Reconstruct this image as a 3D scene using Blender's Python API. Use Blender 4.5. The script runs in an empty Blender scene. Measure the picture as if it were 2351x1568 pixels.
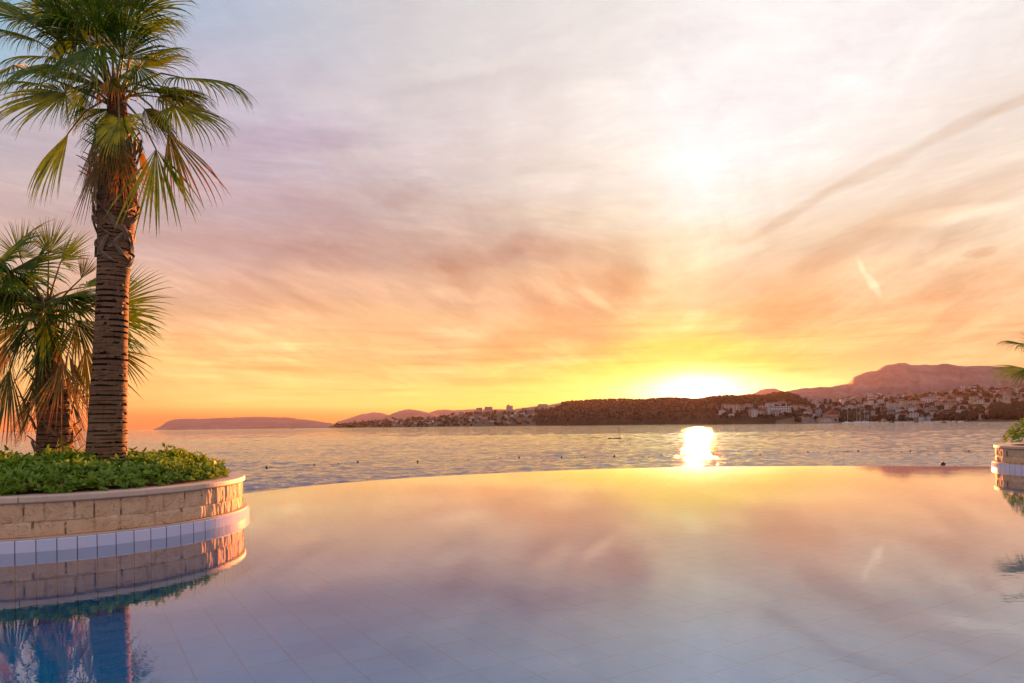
import bpy, math, random
from mathutils import Vector, Matrix, noise as mnoise
R = random.Random(7)
PI = math.pi
sc = bpy.context.scene
COL = sc.collection

# ------------------------------------------------------------------ camera numbers
F, ROLL, XC, YC, H = 1567.0, 0.0125, 1175.5, 975.3, 1.5   # focal length in units of a 2351 wide picture
SEA = -3.0
EXPO = 2.45
def uv(x, y):
    dx, dy = x - XC, y - YC
    return dx*math.cos(ROLL) - dy*math.sin(ROLL), -dx*math.sin(ROLL) - dy*math.cos(ROLL)
def at(x, y, Y):                       # the place at depth Y seen at (x, y)
    u, v = uv(x, y)
    return Vector((u/F*Y, Y, H + v/F*Y))
def on_z(x, y, z):
    u, v = uv(x, y)
    Y = (z - H)*F/v
    return Vector((u/F*Y, Y, z))
def azel(x, y):
    u, v = uv(x, y)
    return math.degrees(math.atan2(u, F)), math.degrees(math.atan2(v, math.hypot(u, F)))
def lin(c):
    out = []
    for k in c:
        k = k/255.0
        out.append(k/12.92 if k <= .04045 else ((k + .055)/1.055)**2.4)
    return out

# ------------------------------------------------------------------ object helpers
def tag(o, label=None, cat=None, group=None, kind=None):
    if label: o['label'] = label
    if cat: o['category'] = cat
    if group: o['group'] = group
    if kind: o['kind'] = kind
    return o
def empty(name, loc, label, cat, group=None, rz=0.0):
    o = bpy.data.objects.new(name, None)
    COL.objects.link(o)
    o.location = loc; o.rotation_euler = (0, 0, rz)
    o.empty_display_size = .2
    return tag(o, label, cat, group)
class MB:
    def __init__(s):
        s.v, s.f, s.m, s.uv = [], [], [], []
    def face(s, idx, mat=0, uvs=None):
        s.f.append(tuple(idx)); s.m.append(mat); s.uv.append(uvs)
    def add(s, pts):
        i = len(s.v); s.v.extend([tuple(p) for p in pts]); return i
    def quad(s, a, b, c, d, mat=0, uvs=None):
        i = s.add((a, b, c, d)); s.face((i, i+1, i+2, i+3), mat, uvs)
    def box(s, cx, cy, cz, sx, sy, sz, mat=0, M=None):
        pts = [Vector((cx + a*sx/2, cy + b*sy/2, cz + c*sz/2)) for a in (-1, 1) for b in (-1, 1) for c in (-1, 1)]
        if M: pts = [M @ p for p in pts]
        i = s.add(pts)
        for q in ((0,1,3,2), (4,6,7,5), (0,4,5,1), (2,3,7,6), (0,2,6,4), (1,5,7,3)):
            s.face([i+k for k in q], mat)
    def tube(s, pts, rads, n=8, mat=0, cap=True):
        rings = []
        pts = [Vector(p) for p in pts]
        for k, p in enumerate(pts):
            d = (pts[min(k+1, len(pts)-1)] - pts[max(k-1, 0)]).normalized()
            a = d.cross(Vector((0, 1, 0)) if abs(d.y) < .9 else Vector((1, 0, 0))).normalized()
            b = d.cross(a).normalized()
            r = rads[k] if hasattr(rads, '__len__') else rads
            rings.append(s.add([p + (a*math.cos(2*PI*j/n) + b*math.sin(2*PI*j/n))*r for j in range(n)]))
        for k in range(len(pts)-1):
            for j in range(n):
                j2 = (j+1) % n
                s.face((rings[k]+j, rings[k]+j2, rings[k+1]+j2, rings[k+1]+j), mat)
        if cap:
            s.face([rings[0]+j for j in range(n)][::-1], mat)
            s.face([rings[-1]+j for j in range(n)], mat)
    def ball(s, c, r, n=10, m=6, sz=1.0, mat=0, jit=0.0, rnd=None):
        c = Vector(c)
        rows = []
        for k in range(m+1):
            th = PI*k/m
            if k in (0, m):
                rows.append(s.add([c + Vector((0, 0, r*sz*math.cos(th)))])); continue
            ring = []
            for j in range(n):
                q = 1 + (rnd.uniform(-jit, jit) if rnd else 0)
                ring.append(c + Vector((r*q*math.sin(th)*math.cos(2*PI*j/n), r*q*math.sin(th)*math.sin(2*PI*j/n), r*q*sz*math.cos(th))))
            rows.append(s.add(ring))
        for j in range(n):
            j2 = (j+1) % n
            s.face((rows[0], rows[1]+j, rows[1]+j2), mat)
            for k in range(1, m-1):
                s.face((rows[k]+j, rows[k+1]+j, rows[k+1]+j2, rows[k]+j2), mat)
            s.face((rows[m], rows[m-1]+j2, rows[m-1]+j), mat)
    def mesh(s, name, mats, smooth=False):
        me = bpy.data.meshes.new(name)
        me.from_pydata(s.v, [], s.f)
        for m in (mats if isinstance(mats, (list, tuple)) else [mats]): me.materials.append(m)
        me.polygons.foreach_set('material_index', s.m)
        if any(u is not None for u in s.uv):
            lay = me.uv_layers.new(name='UVMap')
            flat = []
            for f, u in zip(s.f, s.uv):
                for k in range(len(f)):
                    flat.extend(u[k] if u else (0.0, 0.0))
            lay.data.foreach_set('uv', flat)
        if smooth: me.polygons.foreach_set('use_smooth', [True]*len(s.f))
        me.update()
        return me
    def build(s, name, mats, parent=None, smooth=False):
        o = bpy.data.objects.new(name, s.mesh(name, mats, smooth))
        COL.objects.link(o)
        if parent: o.parent = parent
        return o

# ------------------------------------------------------------------ node helpers
class NT:
    def __init__(s, tree):
        s.t = tree; s.n = tree.nodes; s.l = tree.links
    def new(s, typ, **kw):
        n = s.n.new(typ)
        for k, v in kw.items(): setattr(n, k, v)
        return n
    def put(s, sock, val):
        if hasattr(val, 'is_output') or isinstance(val, bpy.types.NodeSocket): s.l.new(val, sock)
        elif val is not None: sock.default_value = val
    def math(s, op, a, b=None, c=None, clamp=False):
        n = s.new('ShaderNodeMath', operation=op, use_clamp=clamp)
        s.put(n.inputs[0], a)
        if b is not None: s.put(n.inputs[1], b)
        if c is not None: s.put(n.inputs[2], c)
        return n.outputs[0]
    def vmath(s, op, a, b=None):
        n = s.new('ShaderNodeVectorMath', operation=op)
        s.put(n.inputs[0], a)
        if b is not None: s.put(n.inputs[1], b)
        return n.outputs['Value'] if op in ('LENGTH', 'DOT_PRODUCT') else n.outputs[0]
    def mix(s, fac, a, b, blend='MIX'):
        n = s.new('ShaderNodeMix', data_type='RGBA', blend_type=blend)
        n.clamp_factor = True
        s.put(n.inputs[0], fac)
        s.put(n.inputs[6], a if not isinstance(a, (tuple, list)) else (*a[:3], 1))
        s.put(n.inputs[7], b if not isinstance(b, (tuple, list)) else (*b[:3], 1))
        return n.outputs[2]
    def noise(s, vec, scale, detail=4, rough=.5, dist=0.0, dim='3D'):
        n = s.new('ShaderNodeTexNoise', noise_dimensions=dim)
        if vec is not None: s.l.new(vec, n.inputs['Vector'])
        n.inputs['Scale'].default_value = scale
        n.inputs['Detail'].default_value = detail
        n.inputs['Roughness'].default_value = rough
        n.inputs['Distortion'].default_value = dist
        return n.outputs['Fac']
    def mapping(s, vec, loc=(0,0,0), rot=(0,0,0), scale=(1,1,1), typ='POINT'):
        n = s.new('ShaderNodeMapping', vector_type=typ)
        s.l.new(vec, n.inputs['Vector'])
        n.inputs['Location'].default_value = loc
        n.inputs['Rotation'].default_value = rot
        n.inputs['Scale'].default_value = scale
        return n.outputs[0]
    def ramp(s, fac, stops, interp='LINEAR'):
        n = s.new('ShaderNodeValToRGB')
        cr = n.color_ramp; cr.interpolation = interp
        while len(cr.elements) < len(stops): cr.elements.new(.5)
        for e, (p, c) in zip(cr.elements, stops):
            e.position = p; e.color = (*c[:3], 1)
        s.put(n.inputs[0], fac)
        return n.outputs[0]
    def smooth(s, x, a, b):
        n = s.new('ShaderNodeMapRange', interpolation_type='SMOOTHSTEP')
        s.put(n.inputs[0], x); n.inputs[1].default_value = a; n.inputs[2].default_value = b
        return n.outputs[0]
    def bump(s, height, strength=.3, dist=.02):
        n = s.new('ShaderNodeBump')
        n.inputs['Strength'].default_value = strength; n.inputs['Distance'].default_value = dist
        s.l.new(height, n.inputs['Height'])
        return n.outputs[0]
def material(name):
    m = bpy.data.materials.new(name); m.use_nodes = True
    m.node_tree.nodes.clear()
    t = NT(m.node_tree)
    out = t.new('ShaderNodeOutputMaterial')
    return m, t, out
def principled(t, out, base, rough=.6, normal=None, spec=.5, metal=0.0):
    p = t.new('ShaderNodeBsdfPrincipled')
    t.put(p.inputs['Base Color'], base if not isinstance(base, (tuple, list)) else (*base[:3], 1))
    t.put(p.inputs['Roughness'], rough)
    p.inputs['Specular IOR Level'].default_value = spec
    p.inputs['Metallic'].default_value = metal
    if normal is not None: t.l.new(normal, p.inputs['Normal'])
    t.l.new(p.outputs[0], out.inputs['Surface'])
    return p
def coords(t, kind='Object'):
    return t.new('ShaderNodeTexCoord').outputs[kind]
def worldpos(t):
    return t.new('ShaderNodeNewGeometry').outputs['Position']
def plain(name, c1, c2, scale, rough=.7, bump=.0, bdist=.02, spec=.4, detail=5):
    m, t, out = material(name)
    w = worldpos(t)
    n = t.noise(w, scale, detail, .6)
    col = t.mix(t.smooth(n, .35, .65), c1, c2)
    nr = t.bump(t.noise(w, scale*3, 5, .65), bump, bdist) if bump else None
    principled(t, out, col, rough, nr, spec)
    return m

# ================================================================== SKY
SUN_AZ, SUN_EL = azel(1603, 892)
SKY_X = [0, 300, 480, 650, 850, 1050, 1250, 1400, 1500, 1600, 1720, 1850, 2000, 2180, 2351]
SKY = [
 (-60,  [(125,185,212),(148,186,208),(160,180,205),(178,192,210),(200,204,213),(213,214,217),(226,224,223),(236,232,230),(242,238,236),(250,248,246),(255,254,252),(255,254,252),(254,251,249),(250,247,244),(248,244,240)]),
 (60,   [(135,185,210),(155,186,208),(165,182,206),(182,192,210),(203,205,213),(217,215,217),(230,226,224),(238,234,230),(242,238,236),(250,247,244),(255,254,252),(254,250,247),(253,249,246),(251,247,244),(247,242,237)]),
 (180,  [(160,186,205),(175,182,200),(182,182,203),(195,194,208),(208,204,211),(222,217,218),(233,226,223),(243,238,233),(250,247,243),(255,253,250),(257,256,254),(256,255,253),(254,252,249),(251,246,241),(245,236,228)]),
 (300,  [(192,182,192),(190,178,190),(184,176,194),(186,178,198),(203,196,206),(218,209,212),(232,223,219),(246,240,232),(255,252,247),(258,257,255),(258,257,255),(256,254,250),(249,243,237),(243,231,220),(238,224,210)]),
 (420,  [(208,186,186),(194,178,184),(188,172,184),(186,170,186),(198,184,192),(208,195,196),(222,206,200),(236,221,209),(250,242,228),(259,258,253),(256,254,249),(246,236,226),(239,224,210),(232,212,198),(236,218,202)]),
 (520,  [(212,184,178),(206,178,174),(196,170,174),(190,165,172),(192,172,174),(202,182,178),(208,182,170),(226,202,182),(246,232,208),(257,252,236),(250,236,216),(238,216,194),(230,206,184),(226,204,186),(240,220,198)]),
 (600,  [(212,180,168),(210,176,166),(204,168,160),(196,162,158),(190,160,156),(188,158,152),(194,158,146),(206,166,142),(238,210,174),(247,226,190),(238,208,176),(228,194,164),(224,190,162),(226,194,166),(232,202,176)]),
 (680,  [(220,178,152),(220,174,150),(216,168,148),(208,162,146),(208,164,146),(212,170,148),(212,164,138),(204,150,126),(226,180,136),(243,212,158),(228,176,138),(224,170,134),(226,174,140),(226,176,144),(228,180,150)]),
 (745,  [(234,182,136),(232,178,136),(230,176,136),(232,178,138),(232,182,140),(232,182,142),(224,168,126),(220,164,122),(240,200,124),(246,214,132),(234,184,128),(230,174,126),(232,174,128),(232,174,132),(230,174,134)]),
 (800,  [(244,186,116),(244,184,118),(246,192,124),(246,196,128),(240,186,124),(236,180,124),(236,178,116),(242,190,104),(250,216,94),(252,226,92),(250,212,100),(244,192,112),(242,184,116),(242,182,122),(240,178,122)]),
 (850,  [(248,188,108),(248,190,110),(250,198,116),(252,202,116),(250,198,112),(248,198,110),(250,206,96),(254,226,80),(256,240,84),(256,242,96),(256,232,86),(250,212,98),(246,196,112),(246,190,118),(246,186,116)]),
 (900,  [(246,176,96),(248,184,98),(252,202,112),(254,208,112),(253,208,108),(253,216,100),(255,230,88),(257,242,80),(258,250,120),(258,252,150),(257,244,110),(252,224,104),(248,204,112),(246,192,112),(244,184,108)]),
 (932,  [(244,158,84),(246,166,84),(250,190,98),(252,198,102),(253,204,100),(253,216,92),(255,230,84),(257,240,80),(258,246,90),(258,248,110),(257,238,90),(252,220,96),(248,200,104),(246,190,106),(244,182,104)]),
 (952,  [(238,126,70),(240,128,70),(244,136,72),(246,146,76),(248,160,80),(250,178,80),(253,200,78),(255,220,76),(256,230,80),(256,230,90),(255,220,80),(250,205,86),(246,190,94),(244,180,98),(242,174,98)]),
 (978,  [(234,122,76),(236,124,74),(240,130,72),(242,138,74),(246,150,78),(248,165,78),(250,185,76),(252,205,74),(254,215,76),(254,215,80),(252,205,76),(248,190,80),(244,178,88),(242,170,92),(240,164,92)]),
]
LIFT = [(-60, (.22,.20,.14)), (180, (.32,.28,.20)), (300, (.34,.30,.18)), (420, (.31,.30,.15)), (520, (.33,.29,.11)), (600, (.37,.28,.11)), (680, (.50,.29,.09)), (745, (.62,.29,.09)), (800, (.55,.22,.12)), (850, (.5,.30,.17)), (932, (.4,.22,.12)), (952, (.3,.12,.04)), (980, (.2,.08,.0))]
def lifted(c, y, x):
    xf = .22 + .78*min(1.0, max(0.0, (x-620)/800)) if y < 640 else .75 + .25*min(1.0, max(0.0, (x-620)/520))
    for (a, p), (b, q) in zip(LIFT, LIFT[1:]):
        if y <= b:
            f = (y-a)/(b-a)
            return [k + max(0, 255-k)*(p[i]*(1-f) + q[i]*f)*xf if k < 255 else k for i, k in enumerate(c)]
    return c
def hdr(c):
    l = lin([min(k, 255) for k in c])
    over = max(0.0, (sum(c)/3 - 240))/15.0
    return [k*(1 + 0.015*over*over) for k in l]
def sky_at(x, y):
    x = min(max(x, SKY_X[0]), SKY_X[-1]); y = min(max(y, SKY[0][0]), SKY[-1][0])
    i = max(k for k in range(len(SKY_X)-1) if SKY_X[k] <= x)
    j = max(k for k in range(len(SKY)-1) if SKY[k][0] <= y)
    a = (x - SKY_X[i])/(SKY_X[i+1]-SKY_X[i]); b = (y - SKY[j][0])/(SKY[j+1][0]-SKY[j][0])
    def q(r, c):
        k = 1 + .07*min(1, max(0, (SKY_X[c]-1250)/250))*max(0, 1-abs(SKY[r][0]-440)/230)
        return [v*k for v in hdr(lifted(SKY[r][1][c], SKY[r][0], SKY_X[c]))]
    return [(q(j, i)[k]*(1-a) + q(j, i+1)[k]*a)*(1-b) + (q(j+1, i)[k]*(1-a) + q(j+1, i+1)[k]*a)*b for k in range(3)]
def px_of(az, el):
    a, e = math.radians(az), math.radians(el)
    u = F*math.tan(a); v = math.tan(e)*math.hypot(u, F)
    dx = u*math.cos(ROLL) - v*math.sin(ROLL); dyy = -(u*math.sin(ROLL) + v*math.cos(ROLL))
    return XC + dx, YC + dyy
def build_sky():
    w = bpy.data.worlds.new('World'); sc.world = w; w.use_nodes = True
    w.node_tree.nodes.clear()
    t = NT(w.node_tree)
    out = t.new('ShaderNodeOutputWorld'); bg = t.new('ShaderNodeBackground')
    t.l.new(bg.outputs[0], out.inputs[0])
    d = t.vmath('NORMALIZE', coords(t, 'Generated'))
    sp = t.new('ShaderNodeSeparateXYZ'); t.l.new(d, sp.inputs[0])
    X, Y, Z = sp.outputs
    az = t.math('MULTIPLY', t.math('ARCTAN2', X, Y), 180/PI)
    el = t.math('MULTIPLY', t.math('ARCSINE', Z), 180/PI)
    # cirrus sheet: plane above the coast, long axis along the sun's azimuth
    zz = t.math('ADD', t.math('MAXIMUM', Z, 0.0), .09)
    cv = t.new('ShaderNodeCombineXYZ')
    t.l.new(t.math('DIVIDE', X, zz), cv.inputs[0]); t.l.new(t.math('DIVIDE', Y, zz), cv.inputs[1])
    plane = t.mapping(cv.outputs[0], rot=(0, 0, math.radians(SUN_AZ - 5)))
    warp = t.new('ShaderNodeTexNoise'); t.l.new(t.mapping(plane, scale=(.7, .35, 1)), warp.inputs['Vector'])
    warp.inputs['Scale'].default_value = 1.0; warp.inputs['Detail'].default_value = 3
    # small wandering of the (azimuth, elevation) lookup so that the gradients have cloud-like edges
    wv = t.vmath('SUBTRACT', warp.outputs['Color'], (.5, .5, .5))
    wsep = t.new('ShaderNodeSeparateXYZ'); t.l.new(wv, wsep.inputs[0])
    fade = t.smooth(el, 1.0, 14.0)
    azw = t.math('MULTIPLY_ADD', t.math('MULTIPLY', wsep.outputs[0], fade), 12.0, az)
    elw = t.math('MULTIPLY_ADD', t.math('MULTIPLY', wsep.outputs[1], fade), 8.0, el)
    rows = [-.3, .45, .9, 1.45, 1.72, 2.2, 3.0, 4.2, 6.0, 8.0, 10.5, 13.2, 16.5, 20, 24.5, 29.5, 35]
    AZ0, AZ1, NS = -44.0, 44.0, 29
    azn = t.math('DIVIDE', t.math('SUBTRACT', azw, AZ0), AZ1-AZ0, clamp=True)
    col = None
    for k, e in enumerate(rows):
        st = []
        for i in range(NS):
            a = AZ0 + (AZ1-AZ0)*i/(NS-1)
            st.append((i/(NS-1), sky_at(*px_of(max(min(a, 36.8), -36.8), e))))
        c = t.ramp(azn, st, 'EASE' if False else 'LINEAR')
        col = c if col is None else t.mix(t.smooth(elw, rows[k-1], e) if e > 1.6 else t.math('DIVIDE', t.math('SUBTRACT', elw, rows[k-1]), e-rows[k-1], clamp=True), col, c)
    # ---- cirrus streaks
    daz = t.math('SUBTRACT', az, 13.0)
    vee = t.math('SQRT', t.math('MULTIPLY_ADD', daz, daz, 12.0))
    kk = t.math('MULTIPLY_ADD', t.smooth(el, 11.0, 25.0), .56, -.42)
    ww = t.math('MULTIPLY_ADD', vee, kk, el)
    wc = t.new('ShaderNodeCombineXYZ')
    t.l.new(t.math('MULTIPLY', az, .085), wc.inputs[0]); t.l.new(t.math('MULTIPLY', ww, .27), wc.inputs[1])
    fanv = wc.outputs[0]
    n1 = t.noise(t.mapping(plane, scale=(1.35, .62, 1)), 1.0, 9, .60, .9)
    n2 = t.noise(fanv, 1.6, 9, .60, .5)
    n3 = t.noise(t.mapping(plane, loc=(9, 2, 0), rot=(0, 0, .5), scale=(.9, .7, 1)), 1.0, 6, .58, .6)
    s1 = t.smooth(n1, .32, .70); s2 = t.smooth(n2, .35, .72)
    amp = t.math('MULTIPLY', t.smooth(el, .8, 5.5), t.math('SUBTRACT', 1.0, t.math('MULTIPLY', t.smooth(el, 14, 30), .35)))
    dark = t.mix(1.0, col, (.77, .715, .725), 'MULTIPLY')
    lite = t.mix(1.0, col, (1.22, 1.21, 1.20), 'MULTIPLY')
    col = t.mix(t.math('MULTIPLY', t.math('SUBTRACT', 1.0, s1), t.math('MULTIPLY', amp, .52)), col, dark)
    col = t.mix(t.math('MULTIPLY', t.math('MULTIPLY', s2, s1), t.math('MULTIPLY', amp, .85)), col, lite)
    col = t.mix(t.math('MULTIPLY', t.smooth(n3, .5, .75), t.math('MULTIPLY', amp, .35)), col, dark)
    n4 = t.noise(t.mapping(fanv, loc=(5, 3, 0), scale=(1.0, 1.3, 1)), 4.2, 8, .66, .7)
    col = t.mix(t.math('MULTIPLY', t.smooth(n4, .50, .74), t.math('MULTIPLY', amp, .55)), col, t.mix(1.0, col, (1.13, 1.13, 1.10), 'MULTIPLY'))
    col = t.mix(t.math('MULTIPLY', t.math('SUBTRACT', 1.0, t.smooth(n4, .28, .5)), t.math('MULTIPLY', amp, .5)), col, t.mix(1.0, col, (.90, .86, .85), 'MULTIPLY'))
    n5 = t.noise(t.mapping(plane, loc=(4, 1, 0), rot=(0, 0, .35), scale=(5.5, 3.0, 1)), 1.0, 9, .68, 1.2)
    n6 = t.noise(t.mapping(plane, loc=(8, 3, 0), scale=(1.1, .6, 1)), 1.0, 3, .5)
    patch = t.math('MULTIPLY', t.smooth(n6, .42, .62), amp)
    col = t.mix(t.math('MULTIPLY', t.smooth(n5, .48, .72), t.math('MULTIPLY', patch, .8)), col, t.mix(1.0, col, (1.15, 1.15, 1.13), 'MULTIPLY'))
    col = t.mix(t.math('MULTIPLY', t.math('SUBTRACT', 1.0, t.smooth(n5, .30, .50)), t.math('MULTIPLY', patch, .6)), col, t.mix(1.0, col, (.90, .85, .84), 'MULTIPLY'))
    # thin level bands low over the water
    lv = t.new('ShaderNodeCombineXYZ')
    t.l.new(t.math('MULTIPLY', az, .05), lv.inputs[0]); t.l.new(t.math('MULTIPLY', el, .95), lv.inputs[1])
    nb = t.noise(lv.outputs[0], 1.6, 6, .55, .35)
    lowf = t.math('MULTIPLY', t.smooth(el, 1.2, 2.4), t.math('SUBTRACT', 1.0, t.smooth(el, 6, 10)))
    col = t.mix(t.math('MULTIPLY', t.smooth(nb, .52, .68), t.math('MULTIPLY', lowf, .8)), col, t.mix(1.0, col, (1.04, 1.20, 1.30), 'MULTIPLY'))
    col = t.mix(t.math('MULTIPLY', t.math('SUBTRACT', 1.0, t.smooth(nb, .34, .48)), t.math('MULTIPLY', lowf, .8)), col, t.mix(1.0, col, (.97, .80, .76), 'MULTIPLY'))
    # ---- single clouds, each at its own place in the sky
    fine = t.new('ShaderNodeTexNoise'); cc = t.new('ShaderNodeCombineXYZ')
    t.l.new(az, cc.inputs[0]); t.l.new(el, cc.inputs[1])
    t.l.new(cc.outputs[0], fine.inputs['Vector']); fine.inputs['Scale'].default_value = .55; fine.inputs['Detail'].default_value = 6; fine.inputs['Roughness'].default_value = .6
    fv = t.vmath('SUBTRACT', fine.outputs['Color'], (.5, .5, .5))
    sv = t.new('ShaderNodeVectorMath', operation='SCALE'); t.l.new(fv, sv.inputs[0]); sv.inputs['Scale'].default_value = 2.6
    pos = t.vmath('ADD', cc.outputs[0], sv.outputs[0])
    sv2 = t.new('ShaderNodeVectorMath', operation='SCALE'); t.l.new(fv, sv2.inputs[0]); sv2.inputs['Scale'].default_value = .55
    pos2 = t.vmath('ADD', cc.outputs[0], sv2.outputs[0])
    def split2(v):
        sx_ = t.new('ShaderNodeSeparateXYZ'); t.l.new(v, sx_.inputs[0])
        return sx_.outputs[0], sx_.outputs[1]
    P1, P2 = split2(pos), split2(pos2)
    sv3 = t.new('ShaderNodeVectorMath', operation='SCALE'); t.l.new(wv, sv3.inputs[0]); sv3.inputs['Scale'].default_value = 2.2
    P3 = split2(t.vmath('ADD', cc.outputs[0], sv3.outputs[0]))
    shade = (1.0, 1.0, 1.0)
    def cloud(x0, y0, x1, y1, wpx, color, fac, fineedge=False):
        nonlocal shade
        a0, e0 = azel(x0, y0); a1, e1 = azel(x1, y1)
        L = math.hypot(a1-a0, e1-e0)/2; th = math.atan2(e1-e0, a1-a0)
        wdeg = math.degrees(wpx/F)
        px_, py_ = P3 if fineedge == 2 else (P2 if fineedge else P1)
        ca, sa, am, em = math.cos(th), math.sin(th), (a0+a1)/2, (e0+e1)/2
        Lx = max(L*1.1, .05); Wx = wdeg*.95
        q1 = t.math('MULTIPLY_ADD', px_, ca/Lx, t.math('MULTIPLY_ADD', py_, sa/Lx, -(am*ca + em*sa)/Lx))
        q2 = t.math('MULTIPLY_ADD', px_, -sa/Wx, t.math('MULTIPLY_ADD', py_, ca/Wx, (am*sa - em*ca)/Wx))
        r2 = t.math('MULTIPLY_ADD', q1, q1, t.math('MULTIPLY', q2, q2))
        step = t.mix(t.math('MULTIPLY', t.smooth(r2, .9, .0), fac), (1.0, 1.0, 1.0), color)
        shade = step if isinstance(shade, tuple) else t.mix(1.0, shade, step, 'MULTIPLY')
    DK = (.76, .66, .60); LT = (1.22, 1.22, 1.2)
    for seg, wd_ in (((1690,575,1960,405), 17), ((1860,462,2160,312), 22), ((2080,352,2340,222), 19), ((2240,280,2440,180), 14)):
        cloud(*seg, wd_, (.87, .80, .74), .85, 2)
    for seg, wd_ in (((1800,640,2080,490), 40), ((1960,560,2240,440), 56), ((2140,478,2440,380), 50)):
        cloud(*seg, wd_, (.88, .80, .75), .85, 2)
    cloud(1680, 740, 2000, 640, 80, (.97, .90, .85), .8)
    cloud(2060, 700, 2380, 560, 40, (.92, .84, .78), .8)
    cloud(2200, 590, 2300, 570, 14, (.82, .74, .70), .9, True)
    cloud(1970, 520, 2360, 470, 22, LT, .8, True)
    cloud(1900, 640, 2150, 560, 26, (1.10, 1.12, 1.12), .7)
    cloud(1375, 650, 1490, 640, 66, (.90, .80, .76), .9)
    cloud(1160, 560, 1330, 575, 46, (.92, .85, .84), .9)
    cloud(1280, 615, 1340, 670, 14, (.92, .85, .82), .8, True)
    cloud(1296, 640, 1430, 728, 15, (1.20, 1.24, 1.26), 1.0, True)
    cloud(1400, 735, 1520, 690, 22, (1.12, 1.18, 1.20), .8)
    cloud(1480, 580, 1570, 690, 46, (1.10, 1.14, 1.18), .9)
    cloud(1330, 690, 1180, 640, 30, (1.12, 1.14, 1.14), .8)
    cloud(980, 665, 1120, 690, 26, (1.12, 1.16, 1.18), .9, True)
    cloud(960, 755, 1110, 770, 14, (1.14, 1.20, 1.24), .9, True)
    cloud(1110, 690, 1000, 590, 34, (.88, .80, .78), .8)
    cloud(1300, 760, 1050, 830, 60, (.96, .86, .78), .9)
    cloud(560, 610, 820, 720, 18, (1.12, 1.14, 1.12), .9, True)
    cloud(380, 720, 720, 800, 16, (1.10, 1.18, 1.20), .9, True)
    cloud(430, 650, 820, 700, 40, (.93, .87, .84), .8)
    cloud(460, 770, 640, 830, 16, (1.08, 1.16, 1.18), .8, True)
    cloud(600, 420, 900, 560, 60, (.92, .86, .88), .8)
    cloud(830, 500, 1120, 545, 12, (1.09, 1.09, 1.07), .9, True)
    cloud(480, 300, 900, 310, 46, (.90, .86, .93), .8)
    cloud(620, 270, 900, 300, 16, (1.10, 1.10, 1.08), .7, True)
    cloud(700, 350, 960, 375, 30, (1.09, 1.11, 1.06), .8)
    cloud(820, 170, 1250, 130, 26, (1.07, 1.06, 1.03), .8)
    cloud(780, 230, 1180, 165, 14, (.95, .94, .94), .8, True)
    cloud(640, 215, 900, 240, 30, (1.09, 1.08, 1.04), .7)
    cloud(1964, 588, 1990, 640, 7, (1.22, 1.26, 1.30), .9, True)
    cloud(1985, 625, 2026, 686, 11, (1.26, 1.34, 1.42), 1.0, True)
    cloud(1780, 905, 1960, 870, 14, (1.08, 1.22, 1.25), .8, True)
    cloud(1240, 548, 1110, 590, 34, (.91, .85, .84), .9)
    cloud(620, 560, 900, 620, 44, (.90, .83, .82), .85)
    cloud(900, 600, 1180, 600, 40, (.88, .80, .78), .85)
    cloud(1180, 660, 1340, 770, 56, (.98, .90, .84), .8)
    cloud(560, 640, 700, 700, 22, (1.10, 1.14, 1.14), .9, True)
    cloud(1120, 500, 1330, 470, 26, (1.07, 1.08, 1.06), .8, True)
    cloud(850, 470, 1010, 430, 36, (.93, .89, .90), .8)
    cloud(1050, 430, 1300, 400, 20, (1.06, 1.06, 1.05), .8, True)
    cloud(1000, 200, 1320, 170, 40, (.95, .94, .94), .8)
    cloud(1150, 120, 1500, 60, 22, (1.05, 1.05, 1.04), .8, True)
    cloud(1700, 700, 1960, 690, 60, (1.0, .94, .90), .8)
    cloud(1560, 620, 1750, 560, 26, (1.05, 1.10, 1.12), .9, True)
    cloud(1620, 700, 1820, 590, 20, (1.05, 1.10, 1.12), .8, True)
    cloud(2060, 640, 2280, 560, 20, (1.06, 1.12, 1.14), .9, True)
    cloud(2100, 560, 2360, 500, 30, (.90, .85, .80), .8, True)
    cloud(1540, 770, 1620, 700, 30, (1.06, 1.14, 1.22), .9)
    col = t.mix(1.0, col, shade, 'MULTIPLY')
    # ---- glow round the sun
    def glow(sx, sy, daz=0, de=0):
        gx = t.math('MULTIPLY_ADD', P2[0], 1/sx, -(SUN_AZ+daz)/sx); gy = t.math('MULTIPLY_ADD', P2[1], 1/sy, -(SUN_EL+de)/sy)
        r2 = t.math('MULTIPLY_ADD', gx, gx, t.math('MULTIPLY', gy, gy))
        return t.math('POWER', 2.718, t.math('MULTIPLY', r2, -1.0))
    def addc(fac, c):
        nonlocal col
        col = t.mix(fac, col, t.mix(1.0, col, c, 'ADD'))
    addc(glow(8.0, 2.6), (.14, .13, .0))
    addc(glow(7.5, 1.2, 0, -.3), (.6, .6, .45))
    addc(glow(3.6, 1.5, 0, -.2), (1.1, 1.05, .8))
    addc(glow(1.4, .9, 0, -.3), (1.8, 1.65, 1.1))
    # ---- the rest of the dome: dusk behind the camera and overhead, from the physical sky and thin cloud
    ns = t.new('ShaderNodeTexSky', sky_type='NISHITA'); ns.sun_disc = False
    ns.sun_elevation = math.radians(SUN_EL); ns.sun_rotation = math.radians(SUN_AZ)
    nis = t.mix(1.0, ns.outputs[0], (.1, .1, .1), 'MULTIPLY')
    back = t.ramp(t.math('DIVIDE', el, 90.0, clamp=True), [(0, (.66, .47, .46)), (.12, (.74, .55, .57)), (.4, (.58, .52, .67)), (1, (.36, .46, .64))])
    back = t.mix(1.0, t.mix(t.math('MULTIPLY', s1, .5), back, (.85, .76, .74)), nis, 'ADD')
    azabs = t.math('ABSOLUTE', az)
    fb = t.math('MAXIMUM', t.smooth(azabs, 42, 105), t.smooth(el, 34, 62))
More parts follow.
